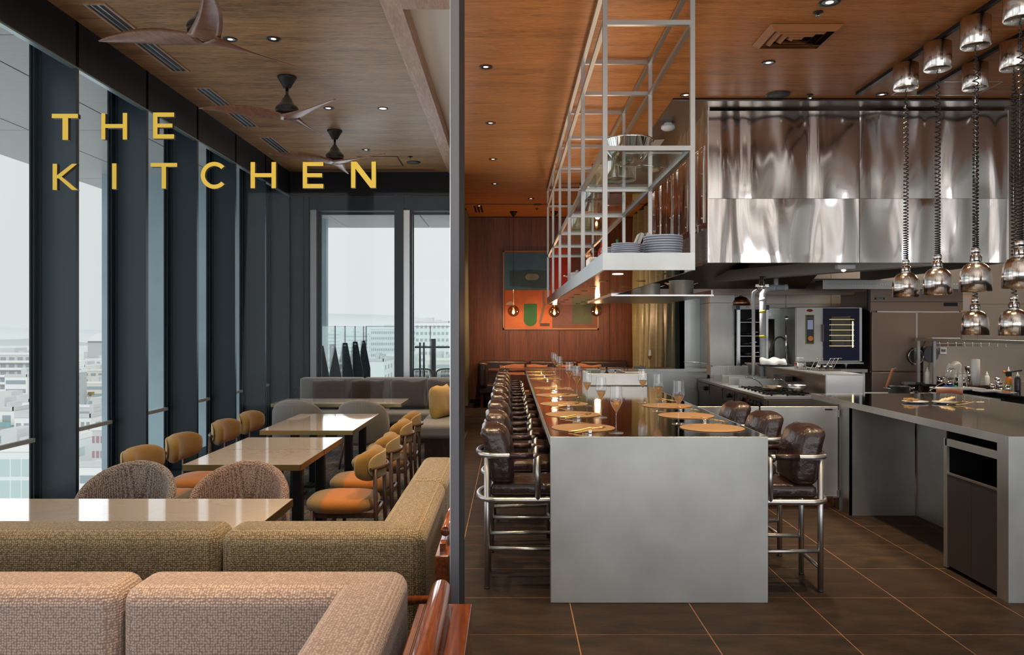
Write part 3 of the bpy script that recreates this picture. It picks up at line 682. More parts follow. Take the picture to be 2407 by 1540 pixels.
# --- marble tables
def table(x0, x1, y0, y1, lab, split=None, legs=None):
    z = .74
    t = Thing('dining_table', lab, 'table', 'marble tables of the lounge', at=((x0+x1)/2, (y0+y1)/2, 0))
    segs = [(y0, y1)] if split is None else [(y0, split-.003), (split+.003, y1)]
    for a, c_ in segs:
        t.add('marble_top', B().box(x0+.003,x1-.003,a+.003,c_-.003,z-.024,z), M_marble)
        t.add('brass_edge', B().box(x0,x0+.003,a,c_,z-.045,z-.001).box(x1-.003,x1,a,c_,z-.045,z-.001).box(x0,x1,a,a+.003,z-.045,z-.001).box(x0,x1,c_-.003,c_,z-.045,z-.001).box(x0+.003,x1-.003,a+.003,c_-.003,z-.045,z-.024), M_brass)
    for a, c_ in segs:
        m_ = (a+c_)/2
        for x in ([x0+.25, x1-.12] if legs is None else legs):
            t.add('column_leg', B().rbox((x, m_, .36), (.04,.04,.335), .012, 2), M_black)
            t.add('foot_plate', B().rbox((x, m_, .012), (.06,.26,.012), .008, 2), M_black)
    return t
table(-3.25, -1.282, 3.82, 4.53, 'cream marble table with brass edge nearest the camera, beside the two tub chairs', legs=[-2.9,-1.6])
table(-2.42, -1.545, 5.65, 7.07, 'cream marble table made of two tops, second from the camera', split=6.37)
table(-2.47, -1.545, 7.54, 9.0, 'cream marble table third from the camera, glaring white with window light', split=8.27)
table(-3.19, -1.45, 10.2, 10.95, 'long cream marble table in front of the grey sofa at the windows', legs=[-2.85,-1.9])

# --- tub chairs
def make_tub(fab):
    t = Thing('tub_chair', '', 'chair', 'tub chairs')
    N = 30; b = B(); rings = []
    def top(ph): return .60+.262*max(0, cos(ph))**.62
    for i in range(N+1):
        ph = radians(-96+192*i/N); c_, s_ = cos(ph), sin(ph); zt = top(ph) if abs(ph) < pi/2 else .60
        lo = .30
        ring = []
        for (rr, zz) in ((.29, lo), (.315, lo+.0), (.328, lo+.04), (.33, (lo+zt)/2), (.328, zt-.035), (.316, zt-.008), (.30, zt), (.284, zt-.01), (.272, zt-.035), (.265, (lo+zt)/2), (.265, lo+.02)):
            ring.append((-rr*c_*.92, rr*s_, zz))
        rings.append(ring)
    b.loft(rings, True); t.add('shell', b, fab)
    t.add('seat_cushion', B().pad(.26,.255,3.2,.12,.045,.02, xf=lambda p: Vector((p.x+.03, p.y, p.z+.42))), fab)
    for sx in (-1, 1):
        for sy in (-1, 1): t.add('leg', B().cyl((sx*.2-.02, sy*.2, .34), (sx*.25-.02, sy*.25, 0), .018, .011), M_walnut)
    t.add('seat_frame', B().box(-.23,.2,-.22,.22,.31,.35), M_walnut)
    return t
tub1 = Family(lambda: make_tub(M_tweed)); tub1b = Family(lambda: make_tub(M_tweed2)); tub2 = Family(lambda: make_tub(M_greyf))
tub1.put((-2.47, 4.86, 0), radians(-90), 'brown and white tweed tub chair beside the window fin, at the nearest table', 'tweed tub chairs')
tub1b.put((-1.74, 4.86, 0), radians(-90), 'russet tweed tub chair in front of the second table, at the nearest table', 'tweed tub chairs')
tub2.put((-2.68, 9.72, 0), radians(90), 'grey wool tub chair on the left, at the table by the grey sofa', 'grey tub chairs')
tub2.put((-1.86, 9.72, 0), radians(90), 'grey wool tub chair on the right, at the table by the grey sofa', 'grey tub chairs')

# --- gold chairs
def make_gold():
    t = Thing('dining_chair', '', 'chair', 'gold chairs with rolled backs')
    t.add('seat', B().pad(.27,.26,3.0,.105,.05,.022,32, xf=lambda p: Vector((p.x+.02, p.y, p.z+.42))), M_seat)
    def warp(p): return (p.x + 1.35*p.y*p.y, p.y, p.z)
    b = B().pad(.27,.122,3.2,.115,.055,.01,36, xf=lambda p: Vector((-.235+p.z*1.0+1.5*p.x*p.x, p.x, .715+p.y)))
    t.add('backrest', b, M_gold)
    cap = B().pad(.235,.095,3.0,.012,.006,.004,32, xf=lambda p: Vector((-.235-.060+p.z+1.5*p.x*p.x, p.x, .715+p.y)))
    t.add('back_panel', cap, M_goldb, label='paler piped back panel')
    bar = [(-.315+1.5*y*y*1.0+.0, y, .70) for y in (-.24,-.2,-.12,0,.12,.2,.24)]
    t.add('back_rail', B().tube(smooth(bar, 4), .014, 10), M_walnut)
    for sy in (-1, 1):
        t.add('leg', B().tube([(-.255, sy*.205, .70), (-.262, sy*.205, .36), (-.275, sy*.205, 0)], .017, 10), M_walnut)
        t.add('leg', B().tube([(.21, sy*.2, .39), (.225, sy*.205, 0)], .017, 10), M_walnut)
        t.add('side_rail', B().box(-.25,.21,sy*.2-.01,sy*.2+.01,.335,.372), M_walnut)
    t.add('cross_rail', B().box(-.26,-.24,-.2,.2,.335,.372).box(.2,.22,-.2,.2,.335,.372), M_walnut)
    return t
gold = Family(make_gold)
YR = [5.9, 6.65, 7.65, 8.4]
for k, y in enumerate(YR):
    gold.put((-1.26-.02*(k>1), y, 0), pi-.0, 'gold and orange dining chair on the aisle side of the tables, '+ORD[k])
for k, y in enumerate(YR):
    gold.put((-2.66, y, 0), 0, 'gold dining chair on the window side of the tables, '+ORD[k])

# --- grey sofa at the windows
t = Thing('window_sofa', 'long grey wool sofa below the end windows', 'sofa', at=(-2.2, 12, 0))
for x0, x1 in ((-3.36,-2.345),(-2.34,-1.325),(-1.32,-.85)): cushion_seg(t, 'backrest', x0, x1, 12.22, 12.42, .36, .955, M_greyf, .045)
cushion_seg(t, 'seat', -3.3, -1.05, 11.55, 12.25, .30, .47, M_greyf, .04)
cushion_seg(t, 'seat', -1.235, -.75, 10.1, 12.2, .28, .47, M_greyf, .06)
t.add('plinth', B().box(-3.25,-1.2,11.62,12.4,0,.30).box(-1.15,-.78,10.3,12.4,0,.28), M_walnut)
def throw_pillow(c, a, b_, T, lean, m, name, lab, grp, yaw=0, roll=0, seed=0):
    rnd = random.Random(seed); w = [rnd.uniform(-.012, .012) for _ in range(8)]
    R_ = Matrix.Rotation(yaw, 4, 'Z') @ Matrix.Rotation(lean, 4, 'X') @ Matrix.Rotation(roll, 4, 'Y')
    bb = B(); n = 14
    for sg in (1, -1):
        vs = []; fs = []
        for i in range(n+1):
            for j in range(n+1):
                u = -1+2*i/n; v = -1+2*j/n
                pin = 1-.10*(1-v*v)*0 
                x = u*a*(1-.07*(1-u*u)*0-.06*(1-abs(v))*abs(u)**3); z = v*b_*(1-.08*(1-abs(u))*abs(v)**3)
                th = T/2*((1-u**4)*(1-v**4))**.55
                wr = .010*sin(7*u+3*v+seed)*(1-abs(u))*(1-abs(v))
                vs.append((x, sg*th+wr, z+.012*sin(4*u+seed)*max(0, v)))
        for i in range(n):
            for j in range(n):
                q = (i*(n+1)+j, (i+1)*(n+1)+j, (i+1)*(n+1)+j+1, i*(n+1)+j+1); fs.append(q if sg < 0 else q[::-1])
        bb.add(vs, fs, True, xf=lambda p: (R_ @ p)+Vector(c))
    return solo(name, bb, m, lab, 'pillow', grp, at=c)
for k, (px, lab, ww) in enumerate(((767,'leftmost dark brown pillow on the grey sofa', .27),(861,'second dark brown pillow from the left on the grey sofa', .28),(957,'third dark brown pillow from the left on the grey sofa', .29),(1040,'dark brown pillow partly behind the mustard cushion', .27))):
    x, _, _ = P(px, 940, 12.0)
    throw_pillow((x, 12.1, .70), ww, .245, .2, radians(-14), M_pillow, 'throw_pillow', lab, 'brown pillows', seed=k+1)
throw_pillow((-1.0, 11.0, .69), .25, .24, .24, radians(-4), M_mustard, 'throw_pillow', 'plump mustard yellow pillow at the right end of the grey sofa', None, yaw=radians(70), seed=9)

# lamps of the downlights over the lounge
for (x, y, e) in ((-1.4, 6.2, 40), (-1.4, 8.6, 34), (-2.3, 4.6, 26), (-1.5, 11.2, 26)):
    light('SPOT', 'downlight_beam', (x, y, 4.28), e*7, WARM, (0,0,0), .05, None, 1.25, .8)
for (x, y) in ((-.55, 2.5), (-1.5, 2.6), (-2.6, 2.6), (-.4, 3.8)): light('SPOT', 'downlight_beam', (x, y, 4.28), 420, (1,.64,.32), (0,0,0), .05, None, .75, .8)

# ================================================================ OUTSIDE
# terrace balustrade
def fin_post(x, y, k):
    t = Thing('balustrade_support', 'tapered dark steel balustrade support outside, %s' % ORD[k], 'post', 'tapered balustrade supports', at=(x,y,0))
    poly = [(x-.07,-.02),(x+.17,-.02),(x+.17,.7),(x+.03,1.42),(x-.07,1.42)]
    t.add('plate', B().prism(poly, y-.02, y+.02, 'XZ'), M_frame_t if False else mat('weathered_steel', (.035,.05,.055), .6, .3, var=.4, vscale=30))
    t.add('bolt', B().tube([(x-.01,y-.026,1.36),(x-.01,y-.02,1.36)], .016, 10), M_alu)
    t.add('clamp_edge', B().box(x-.075,x-.06,y-.022,y+.1,-.02,1.42), M_frame)
for k, (px, Y) in enumerate(((756,14.2),(784,15.6),(813,17.0),(837,18.5),(855,19.9))): fin_post((px-1199)*Y/1800, Y, k)
wn = Thing('balustrade', 'frameless glass balustrade around the terrace', 'balustrade', at=(-3.6, 16.5, 0))
xa = [(-3.46,13.1),(-3.56,15.6),(-3.66,17.0),(-3.74,18.5),(-3.80,19.9)]
for i in range(4):
    (x0,y0),(x1,y1) = xa[i], xa[i+1]
    wn.add('glass_panel', B().prism([(x0,y0+.01),(x1,y1-.01),(x1-.012,y1-.01),(x0-.012,y0+.01)], 0, 1.79), M_rail)
    wn.add('panel_joint', B().box(x1-.012,x1+.006,y1-.01,y1+.01,0,1.795), M_frame_t)
for x0, x1 in ((-3.78,-2.12),(-2.09,-.3),(-.27,1.5)):
    wn.add('glass_panel', B().box(x0,x1,20.1,20.112,0,1.79), M_rail); wn.add('top_trim', B().box(x0,x1,20.095,20.117,1.785,1.80), M_alu)
for x in (-3.79, -2.105): wn.add('panel_joint', B().box(x,x+.02,20.09,20.12,0,1.8), M_frame_t)
# terrace furniture
t = Thing('terrace_barrier', 'dark steel rail with two posts on the terrace', 'railing', at=(-1.9, 17.5, 0))
t.add('top_bar', B().box(-2.18,-1.2,17.48,17.54,1.29,1.33), M_frame); 
for x in (-2.06,-1.97): t.add('post', B().box(x-.018,x+.018,17.48,17.54,0,1.42), M_frame)
t.add('clamp_post', B().box(-1.80,-1.70,17.45,17.57,0,1.5), M_frame)
M_wicker = mat('grey_wicker', (.16,.17,.17), .7, 0, var=.5, vscale=60)
for k, (px, Y) in enumerate(((990,15.4),(1052,15.4))):
    x = (px-1199)*Y/1800
    t = Thing('wicker_chair', 'woven grey terrace chair, %s of the two behind the white table' % ('left' if k == 0 else 'right'), 'chair', 'woven terrace chairs', at=(x,Y,0))
    bb = B()
    for i in range(13):
        for s_ in (1, -1):
            a = -.17+.34*i/12; bb.tube([(x+a, Y+.02, .45), (x+a+s_*.05, Y+.06, .86+.04*cos(a*6))], .006, 5)
    t.add('woven_back', bb, M_wicker, kind='stuff')
    t.add('back_rim', B().tube(smooth([(x-.22,Y+.02,.45),(x-.235,Y+.05,.80),(x-.18,Y+.06,.90),(x,Y+.07,.92),(x+.18,Y+.06,.90),(x+.235,Y+.05,.80),(x+.22,Y+.02,.45)],4), .016, 8), M_wicker)
    t.add('seat', B().rbox((x,Y-.22,.42),(.22,.25,.04),.02), M_wicker)
    for sx in (-1,1):
        for dy in (0,-.42): t.add('leg', B().cyl((x+sx*.19,Y+dy,.42),(x+sx*.20,Y+dy,-.03),.014), M_frame)
t = Thing('terrace_table', 'white topped terrace table seen through the end window', 'table', at=(-1.5,14.6,0))
t.add('top', B().rbox((-1.49,14.6,.755),(.48,.4,.015),.006), M_white)
for x in (-1.9,-1.08):
    for y in (14.25,14.95): t.add('leg', B().box(x-.02,x+.02,y-.02,y+.02,-.03,.74), M_frame)
t = Thing('wicker_chair', 'woven grey terrace chair on the near side of the white table', 'chair', 'woven terrace chairs', at=(-1.45,13.8,0))
bb = B()
for i in range(10): bb.box(-1.86+i*.085,-1.83+i*.085,13.9,13.92,.45,.70)
t.add('woven_back', bb, M_wicker, kind='stuff'); t.add('back_rim', B().box(-1.9,-1.0,13.89,13.93,.69,.73), M_wicker); t.add('seat', B().rbox((-1.45,13.7,.42),(.42,.22,.03),.02), M_wicker)
for x in (-1.8,-1.1): t.add('leg', B().box(x-.02,x+.02,13.85,13.89,-.03,.69), M_frame)

# city far below, distance haze put into the pale colours
GZ = -95
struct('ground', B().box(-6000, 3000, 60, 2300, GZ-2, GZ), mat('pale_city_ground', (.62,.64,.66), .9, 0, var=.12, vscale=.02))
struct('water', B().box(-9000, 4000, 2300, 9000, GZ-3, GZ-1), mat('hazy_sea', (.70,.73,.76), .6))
b = B(); rings = []
def ridge(b, Y, x0, x1, h, seed, depth=500):
    rnd = random.Random(seed); n = 60; pts = []
    for i in range(n+1):
        u = i/n; z = GZ + h*(.25+.75*abs(sin(u*5.3+seed)+.35*sin(u*13+seed*2)+.12*sin(u*31)))*sin(pi*u)**.6/1.3
        pts.append((x0+(x1-x0)*u, z))
    vs = []; 
    for x, z in pts: vs += [(x, Y, GZ-2), (x, Y+depth*.35, z), (x, Y+depth, GZ-2)]
    fs = []
    for i in range(n): a = i*3; fs += [(a, a+3, a+4, a+1), (a+1, a+4, a+5, a+2)]
    b.add(vs, fs, True)
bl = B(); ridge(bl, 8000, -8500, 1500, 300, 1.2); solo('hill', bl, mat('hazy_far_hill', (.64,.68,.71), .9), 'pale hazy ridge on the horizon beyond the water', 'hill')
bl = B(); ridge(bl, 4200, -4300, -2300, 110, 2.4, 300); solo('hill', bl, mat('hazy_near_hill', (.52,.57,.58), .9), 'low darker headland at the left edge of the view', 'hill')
M_conc = {'white': mat('white_facade', (.80,.81,.81), .8), 'grey': mat('grey_facade', (.60,.62,.63), .8), 'beige': mat('beige_facade', (.70,.68,.64), .8), 'mid': mat('mid_grey_facade', (.50,.53,.55), .8), 'pale': mat('pale_far_facade', (.74,.77,.79), .9), 'teal': mat('teal_balcony', (.24,.38,.42), .7), 'maroon': mat('maroon_panel', (.40,.27,.30), .7)}  # facades lightened, distance haze is put into the colours
M_win = mat('city_window_glass', (.34,.39,.43), .35); M_winp = mat('far_window_glass', (.42,.48,.52), .5); M_wing = mat('green_curtain_glass', (.50,.62,.62), .25)  # glass paled the same way for haze
FOOT = []
def building(px0, px1, ytop, Y, D, body, lab, floors=None, cols=None, wm=None, style='punched', grp=None, ybot=None, cat='building', extra=None):
    x0 = (px0-1199)*Y/1800; x1 = (px1-1199)*Y/1800; z1 = 1.75-(ytop-771)*Y/1800
    t = Thing('building', lab, cat, grp, at=((x0+x1)/2, Y, GZ))
    FOOT.append((x0-3, x1+3, Y-4, Y+D+3))
    zb = GZ if ybot is None else max(GZ, 1.75-(ybot-771)*Y/1800-20)
    t.add('body', B().box(x0,x1,Y,Y+D,GZ,z1), M_conc[body])
    t.add('roof_parapet', B().box(x0,x1,Y-.15,Y+.3,z1,z1+.9).box(x1-.3,x1+.1,Y-.15,Y+D,z1,z1+.9), M_conc['white' if body != 'white' else 'grey'])
    t.add('roof_plant', B().box(x0+(x1-x0)*.2,x0+(x1-x0)*.45,Y+D*.3,Y+D*.6,z1,z1+2.6).box(x0+(x1-x0)*.6,x0+(x1-x0)*.7,Y+D*.2,Y+D*.5,z1,z1+1.6), M_conc['grey'])
    wm = wm or M_win; fh = 3.1; nf = floors or int((z1-GZ)/fh); wins = B(); slabs = B()
    cols = cols or max(3, int((x1-x0)/3.4)); cw = (x1-x0)/cols
    for f in range(min(nf, 34)):
        zt = z1-.9-f*fh
        if zt-2 < GZ: break
        if style == 'punched':
            for c_ in range(cols): wins.box(x0+cw*(c_+.2),x0+cw*(c_+.82),Y-.06,Y+.02,zt-1.7,zt-.3)
        elif style == 'band': wins.box(x0+.8,x1-.8,Y-.06,Y+.02,zt-1.6,zt-.4)
        elif style == 'bandgap':
            for c_ in range(0, cols, 3): wins.box(x0+cw*(c_+.15),x0+cw*min(cols-.1,c_+2.8),Y-.06,Y+.02,zt-1.7,zt-.3)
        elif style == 'balcony':
            for c_ in range(cols): wins.box(x0+cw*(c_+.12),x0+cw*(c_+.75),Y-.04,Y+.02,zt-2.0,zt-.1)
            slabs.box(x0,x1,Y-1.3,Y,zt-2.5,zt-2.3).box(x0,x1,Y-1.3,Y-1.2,zt-2.3,zt-1.5)
        elif style == 'grid':
            for c_ in range(cols): wins.box(x0+cw*(c_+.08),x0+cw*(c_+.94),Y-.06,Y+.02,zt-2.7,zt-.2)
        # right flank windows, the side that faces the restaurant
        for c_ in range(3): wins.box(x1-.02,x1+.06,Y+D*(.12+c_*.3),Y+D*(.12+c_*.3)+2.2,zt-1.8,zt-.4)
    if wins.v: t.add('windows', wins, wm, kind='stuff')
    if slabs.v: t.add('balconies', slabs, M_conc['teal'] if extra == 'teal' else M_conc['white'], kind='stuff')
    return t
building(-60, 78, 834, 330, 30, 'grey', 'grey apartment block with dark balconies and a stair tower, at the left edge', style='balcony')
building(11, 64, 886, 270, 22, 'white', 'white office block with window bands, in front of the balconied block', style='bandgap')
building(64, 110, 884, 275, 26, 'mid', 'blue-grey block right of the white office block', style='band')
building(-60, 70, 945, 225, 18, 'white', 'low white block with a long window row, below the office block', style='punched')
building(-60, 33, 966, 172, 14, 'white', 'apartment house with teal curved balconies at the left edge', style='balcony', extra='teal')
building(34, 90, 982, 168, 16, 'white', 'white mid-rise with grey windows beside the teal balconies', style='punched')
t = building(-80, 76, 1062, 112, 16, 'pale', 'low modern building with green glass front, lowest at the left edge', style='grid', wm=M_wing, cols=6)
building(176, 260, 958, 245, 20, 'grey', 'long grey building with a flat roof in the second window gap', style='band')
building(176, 214, 982, 178, 16, 'white', 'white balconied apartment house below the flat roof', style='balcony')
building(214, 245, 1012, 160, 14, 'grey', 'narrow house with maroon panels in the second window gap', style='punched', wm=M_conc['maroon'])
building(176, 246, 1098, 118, 20, 'white', 'low white shed roof lowest in the second window gap', style='band')
building(176, 250, 902, 330, 26, 'beige', 'wide beige block with close window bands and a crane before it', style='bandgap')
building(192, 246, 872, 390, 26, 'beige', 'grey-beige block of three storeys showing, above the wide block', style='punched')
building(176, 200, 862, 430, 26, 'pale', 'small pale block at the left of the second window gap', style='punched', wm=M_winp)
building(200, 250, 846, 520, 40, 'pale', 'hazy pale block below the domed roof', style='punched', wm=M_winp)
# crane
t = Thing('crane', 'thin site crane in front of the wide beige block', 'crane', at=(-160,300,GZ))
cx0, _, cz0 = P(200, 960, 300); cx1, _, cz1 = P(214, 925, 300)
t.add('jib', B().tube([(cx0,300,GZ),(cx0,300,cz0),(cx1,300,cz1)], .5, 6), M_conc['mid']); t.add('tip', B().box(cx1-.8,cx1+.8,299,301,cz1-.6,cz1+.6), M_brass)
# domed arena
t = Thing('arena', 'large hall with an arched white roof far off in the second window gap', 'building', at=(-1000,1700,GZ))
x0 = (206-1199)*1700/1800; x1 = (268-1199)*1700/1800; zt = 1.75-(802-771)*1700/1800; zm = 1.75-(784-771)*1700/1800
t.add('hall', B().box(x0,x1,1700,1800,GZ,zt), M_conc['mid'])
arc_ = [(x0+(x1-x0)*i/16, zt+(zm-zt)*sin(pi*i/16)) for i in range(17)]
t.add('arched_roof', B().prism(arc_, 1695, 1805, 'XZ'), M_conc['white'])
# seen through the end windows
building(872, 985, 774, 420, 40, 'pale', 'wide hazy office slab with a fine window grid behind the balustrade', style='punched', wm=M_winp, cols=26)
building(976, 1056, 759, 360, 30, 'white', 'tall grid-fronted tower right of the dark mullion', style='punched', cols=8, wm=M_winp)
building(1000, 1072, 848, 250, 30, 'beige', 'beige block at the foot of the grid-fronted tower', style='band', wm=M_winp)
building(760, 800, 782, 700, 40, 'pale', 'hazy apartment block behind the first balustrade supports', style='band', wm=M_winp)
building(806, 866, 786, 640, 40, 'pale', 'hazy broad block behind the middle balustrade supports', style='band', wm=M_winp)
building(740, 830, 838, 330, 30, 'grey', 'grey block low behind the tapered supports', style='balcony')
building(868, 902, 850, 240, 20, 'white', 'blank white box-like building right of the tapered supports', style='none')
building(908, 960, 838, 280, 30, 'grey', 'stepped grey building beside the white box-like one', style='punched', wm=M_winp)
# everything smaller, built once as joined stuff
rnd = random.Random(5); cb = B(); cw_ = B(); cg = B()
for i in range(1500):
    Y = 130+2000*rnd.random()**1.4
    X = -rnd.uniform(.03, .75)*Y*1.0
    w_ = rnd.uniform(9, 24); d_ = rnd.uniform(9, 22); h = rnd.uniform(8, 34)+(rnd.random() < .12)*22
    if Y < 230: h = min(h, 16)
    if any(X < f[1] and X+w_ > f[0] and Y < f[3] and Y+d_ > f[2] for f in FOOT): continue
    (cb if rnd.random() < .6 else cg).box(X, X+w_, Y, Y+d_, GZ, GZ+h)
    for f in range(int(h/3.2)):
        cw_.box(X+1, X+w_-1, Y-.05, Y, GZ+1+f*3.2, GZ+2.3+f*3.2)
city = solo('low_rise_houses', cb, M_conc['white'], 'dense field of small white and grey houses filling the city below', 'houses', kind='stuff')
tag(cg.build('grey_houses', M_conc['pale'], city), kind='stuff'); tag(cw_.build('windows', M_winp, city), kind='stuff')

# ================================================================ DINING SIDE
# --- communal table
TX0, TX1, TY0, TY1, TZ = .257, 1.642, 4.87, 12.9, 1.06
t = Thing('communal_table', 'long mirror-polished steel bar table set for dinner', 'table', at=(.95, 8.9, 0))
t.add('end_panel', B().rbox(((TX0+TX1)/2, TY0+.02, (TZ-.002)/2), ((TX1-TX0)/2, .02, (TZ-.002)/2), .003, 1), M_steel, label='satin steel front panel down to the floor')
t.add('table_top', B().box(TX0,TX1,TY0+.0405,TY1,TZ-.06,TZ-.001).box(TX0+.0015,TX1-.0015,TY0+.002,TY0+.0405,TZ-.002,TZ-.0005), M_top)
t.add('edge_band', B().box(TX0-.002,TX0,TY0+.041,TY1,TZ-.06,TZ).box(TX1,TX1+.002,TY0+.041,9.2,TZ-.06,TZ), M_steel)
t.add('core', B().box(.62,1.28,6.2,12.7,0,TZ-.06), M_walnut, label='dark inner plinth')
t.add('foot_rail', B().tube([(.56,5.0,.24),(.56,12.6,.24)], .02, 10), M_tube)
# cross counter
t = Thing('cross_counter', 'satin steel counter crossing behind the communal table', 'counter', at=(2.3,13.2,0))
t.add('counter_top', B().box(TX0,3.33,12.903,13.5,TZ-.04,TZ), M_top); t.add('front_panel', B().box(1.66,3.33,12.93,12.96,0,TZ-.04), M_steelX)
t.add('top_edge', B().box(1.643,3.33,12.898,12.903,TZ-.045,TZ+.001), M_steel)
t.add('end_panel', B().box(3.30,3.33,12.96,13.5,0,TZ-.04), M_steelX)
# low gate-side wall behind the table on the right
t = Thing('ice_well', 'rounded steel box standing on the polished table, bottles inside', 'box', at=(1.28,9.3,TZ))
t.add('front', B().rbox((1.28,9.14,TZ+.074),(.362,.012,.074),.05,4), M_steel)
t.add('side', B().box(.93,.945,9.15,9.85,TZ,TZ+.145), M_steel); t.add('side', B().box(1.615,1.63,9.15,9.85,TZ,TZ+.145), M_steel); t.add('back', B().box(.93,1.63,9.85,9.865,TZ,TZ+.145), M_steel)
t.add('lid', B().rbox((1.50,9.5,TZ+.155),(.12,.3,.008),.006,2), M_brightst)
# things in the well
def bottle(x, y, z, h, r, col, lab, capcol=None, name='bottle', grp=None, neck=.3):
    t = Thing(name, lab, 'bottle', grp, at=(x,y,z))
    t.add('body', B().lathe([(r*.9,0),(r,.01),(r,h*.58),(r*.8,h*.66),(r*neck,h*.76),(r*neck,h*.93)], (x,y,z), 14), col)
    t.add('cap', B().lathe([(r*neck*1.15,h*.9),(r*neck*1.15,h),(r*.1,h*1.0)], (x,y,z), 12), capcol or M_black)
M_darkglass = mat('dark_bottle_glass', (.02,.03,.02), .08, 0, coat=.5)
M_clearp = mat('frosted_squeeze_plastic', (.70,.68,.64), .35)
for k, (x, h, r, c_, lab) in enumerate(((1.09,.20,.022,M_clearp,'slim clear bottle leftmost in the steel box'),(1.19,.21,.032,M_darkglass,'dark bottle with black cap in the steel box'),(1.30,.17,.03,M_clearp,'small clear squeeze bottle in the steel box'))):
    bottle(x, 9.45, TZ+.0, h, r, c_, lab)
t = Thing('twisted_holder', 'twisted wire figure-eight holder in the steel box', 'holder', at=(1.43,9.45,TZ))
t.add('wire', B().tube([(1.41,9.45,TZ),(1.41,9.45,TZ+.2),(1.45,9.45,TZ+.24)]+[(1.43+.03*sin(a), 9.45, TZ+.27-.03*cos(a)) for a in [.6+i*.5 for i in range(11)]]+[(1.41,9.45,TZ+.24),(1.45,9.45,TZ+.2),(1.45,9.45,TZ)], .004, 6), M_black)
solo('napkin_stack', B().rbox((1.02,9.42,TZ+.16),(.08,.12,.025),.01), mat('sage_cloth', (.20,.24,.20), .9), 'stack of sage green cloths at the left of the steel box', 'cloth')

# --- place settings
def make_mat():
    t = Thing('placemat', '', 'placemat', 'round tan placemats on the polished table')
    t.add('disc', B().lathe([(.002,0),(.216,0),(.218,.001),(.218,.0025),(.216,.0035),(.002,.0036)], (0,0,0), 48), M_mat); return t
pm = Family(make_mat)
def make_rest():
    t = Thing('cutlery_rest', '', 'cutlery rest', 'silver cutlery rests'); t.add('block', B().rbox((0,0,.0105),(.028,.011,.0105),.003,2), M_chrome); return t
rest = Family(make_rest)
def make_fork():
    t = Thing('fork', '', 'fork', 'gold forks')
    t.add('handle', B().tube(smooth([(-.12,0,.005),(-.06,0,.012),(0,0,.026),(.03,0,.032)],4), .0033, 8), M_goldm)
    b = B().prism([(.03,-.004),(.045,-.012),(.075,-.012),(.075,.012),(.045,.012),(.03,.004)], .031, .0335)
    for k in range(4): b.box(.075,.108,-.012+k*.0071,-.012+k*.0071+.0028,.031,.0335)
    t.add('tines', b, M_goldm); return t
def make_spoon():
    t = Thing('spoon', '', 'spoon', 'gold spoons')
    t.add('handle', B().tube(smooth([(-.12,0,.005),(-.06,0,.012),(0,0,.026),(.035,0,.033)],4), .0033, 8), M_goldm)
    t.add('bowl', B().pad(.032,.019,2,.004,.003,.0, 18, xf=lambda p: Vector((.065+p.x, p.y, .037+p.z-.010*(1-(p.x/.034)**2)*(1-(p.y/.02)**2)+.09*p.x))), M_goldm); return t
def make_knife():
    t = Thing('knife', '', 'knife', 'gold knives')
    t.add('handle', B().tube([(-.13,0,.006),(-.01,0,.024)], .0038, 8), M_goldm)
    t.add('blade', B().prism([(-.01,-.004),(.08,-.009),(.105,.002),(.10,.005),(-.01,.004)], .0235, .0255), M_goldm); return t
fork, spoon, knife = Family(make_fork), Family(make_spoon), Family(make_knife)
def make_glass():
    t = Thing('wine_glass', '', 'glass', 'tall wine glasses on the polished table')
    prof = [(.047,.0015),(.045,.004),(.012,.009),(.0045,.02),(.0038,.06),(.0038,.125),(.006,.138),(.014,.152),(.030,.180),(.041,.208),(.0425,.217),(.040,.25),(.0365,.311)]
    t.add('foot_and_stem', B().lathe([(.001,0),(.047,0)]+prof[:6], (0,0,0), 24), M_stemgl, label='clear stem and foot')
    t.add('bowl', B().lathe(prof[5:], (0,0,0), 28, cap=False), M_stemgl)
    t.add('wine', B().lathe([(.001,.139),(.006,.143),(.0125,.154),(.028,.182),(.038,.206),(.001,.206)], (0,0,0), 24), M_wine, label='pale straw wine')
    return t
M_stem = bpy.data.materials.new('clear_glass_solid'); M_stem.use_nodes = True; _p = M_stem.node_tree.nodes['Principled BSDF']
_p.inputs['Transmission Weight'].default_value = 1; _p.inputs['Roughness'].default_value = .0; _p.inputs['IOR'].default_value = 1.45
wg = Family(make_glass)
left_mats = [(.505,5.29),(.50,6.10),(.49,6.95),(.48,7.85),(.49,8.75),(.475,10.4),(.47,11.2),(.46,12.0),(.46,12.75)]
for k, (x, y) in enumerate(left_mats):
    wh = 'on the left side of the polished table, ' + ORD[k]
    pm.put((x, y, TZ), 0, 'round tan placemat ' + wh)
    if k < 8:
        rest.put((x+.02, y-.25, TZ), radians(90), 'silver cutlery rest ' + wh)
        fork.put((x+.0, y-.235, TZ-.0), radians(-4), 'gold fork ' + wh)
        spoon.put((x+.03, y-.265, TZ), radians(14), 'gold spoon ' + wh)
right_mats = [(1.392,5.28),(1.385,6.03),(1.39,6.79)]
for k, (x, y) in enumerate(right_mats):
    wh = 'on the right side of the polished table, ' + ORD[k]
    pm.put((x, y, TZ), 0, 'round tan placemat ' + wh)
    rest.put((x+.03, y+.33, TZ), radians(90), 'silver cutlery rest ' + wh)
    fork.put((x+.05, y+.35, TZ), radians(178), 'gold fork ' + wh)
    knife.put((x+.07, y+.32, TZ), radians(164), 'gold knife ' + wh)
for k, (x, y) in enumerate([(.697,5.03),(.70,5.89),(.68,6.77),(.665,7.62),(.66,8.53),(.66,10.2),(.66,11.15),(.67,11.9)]):
    wg.put((x, y, TZ), 0, 'tall glass of pale wine in the left row, ' + ORD[k])
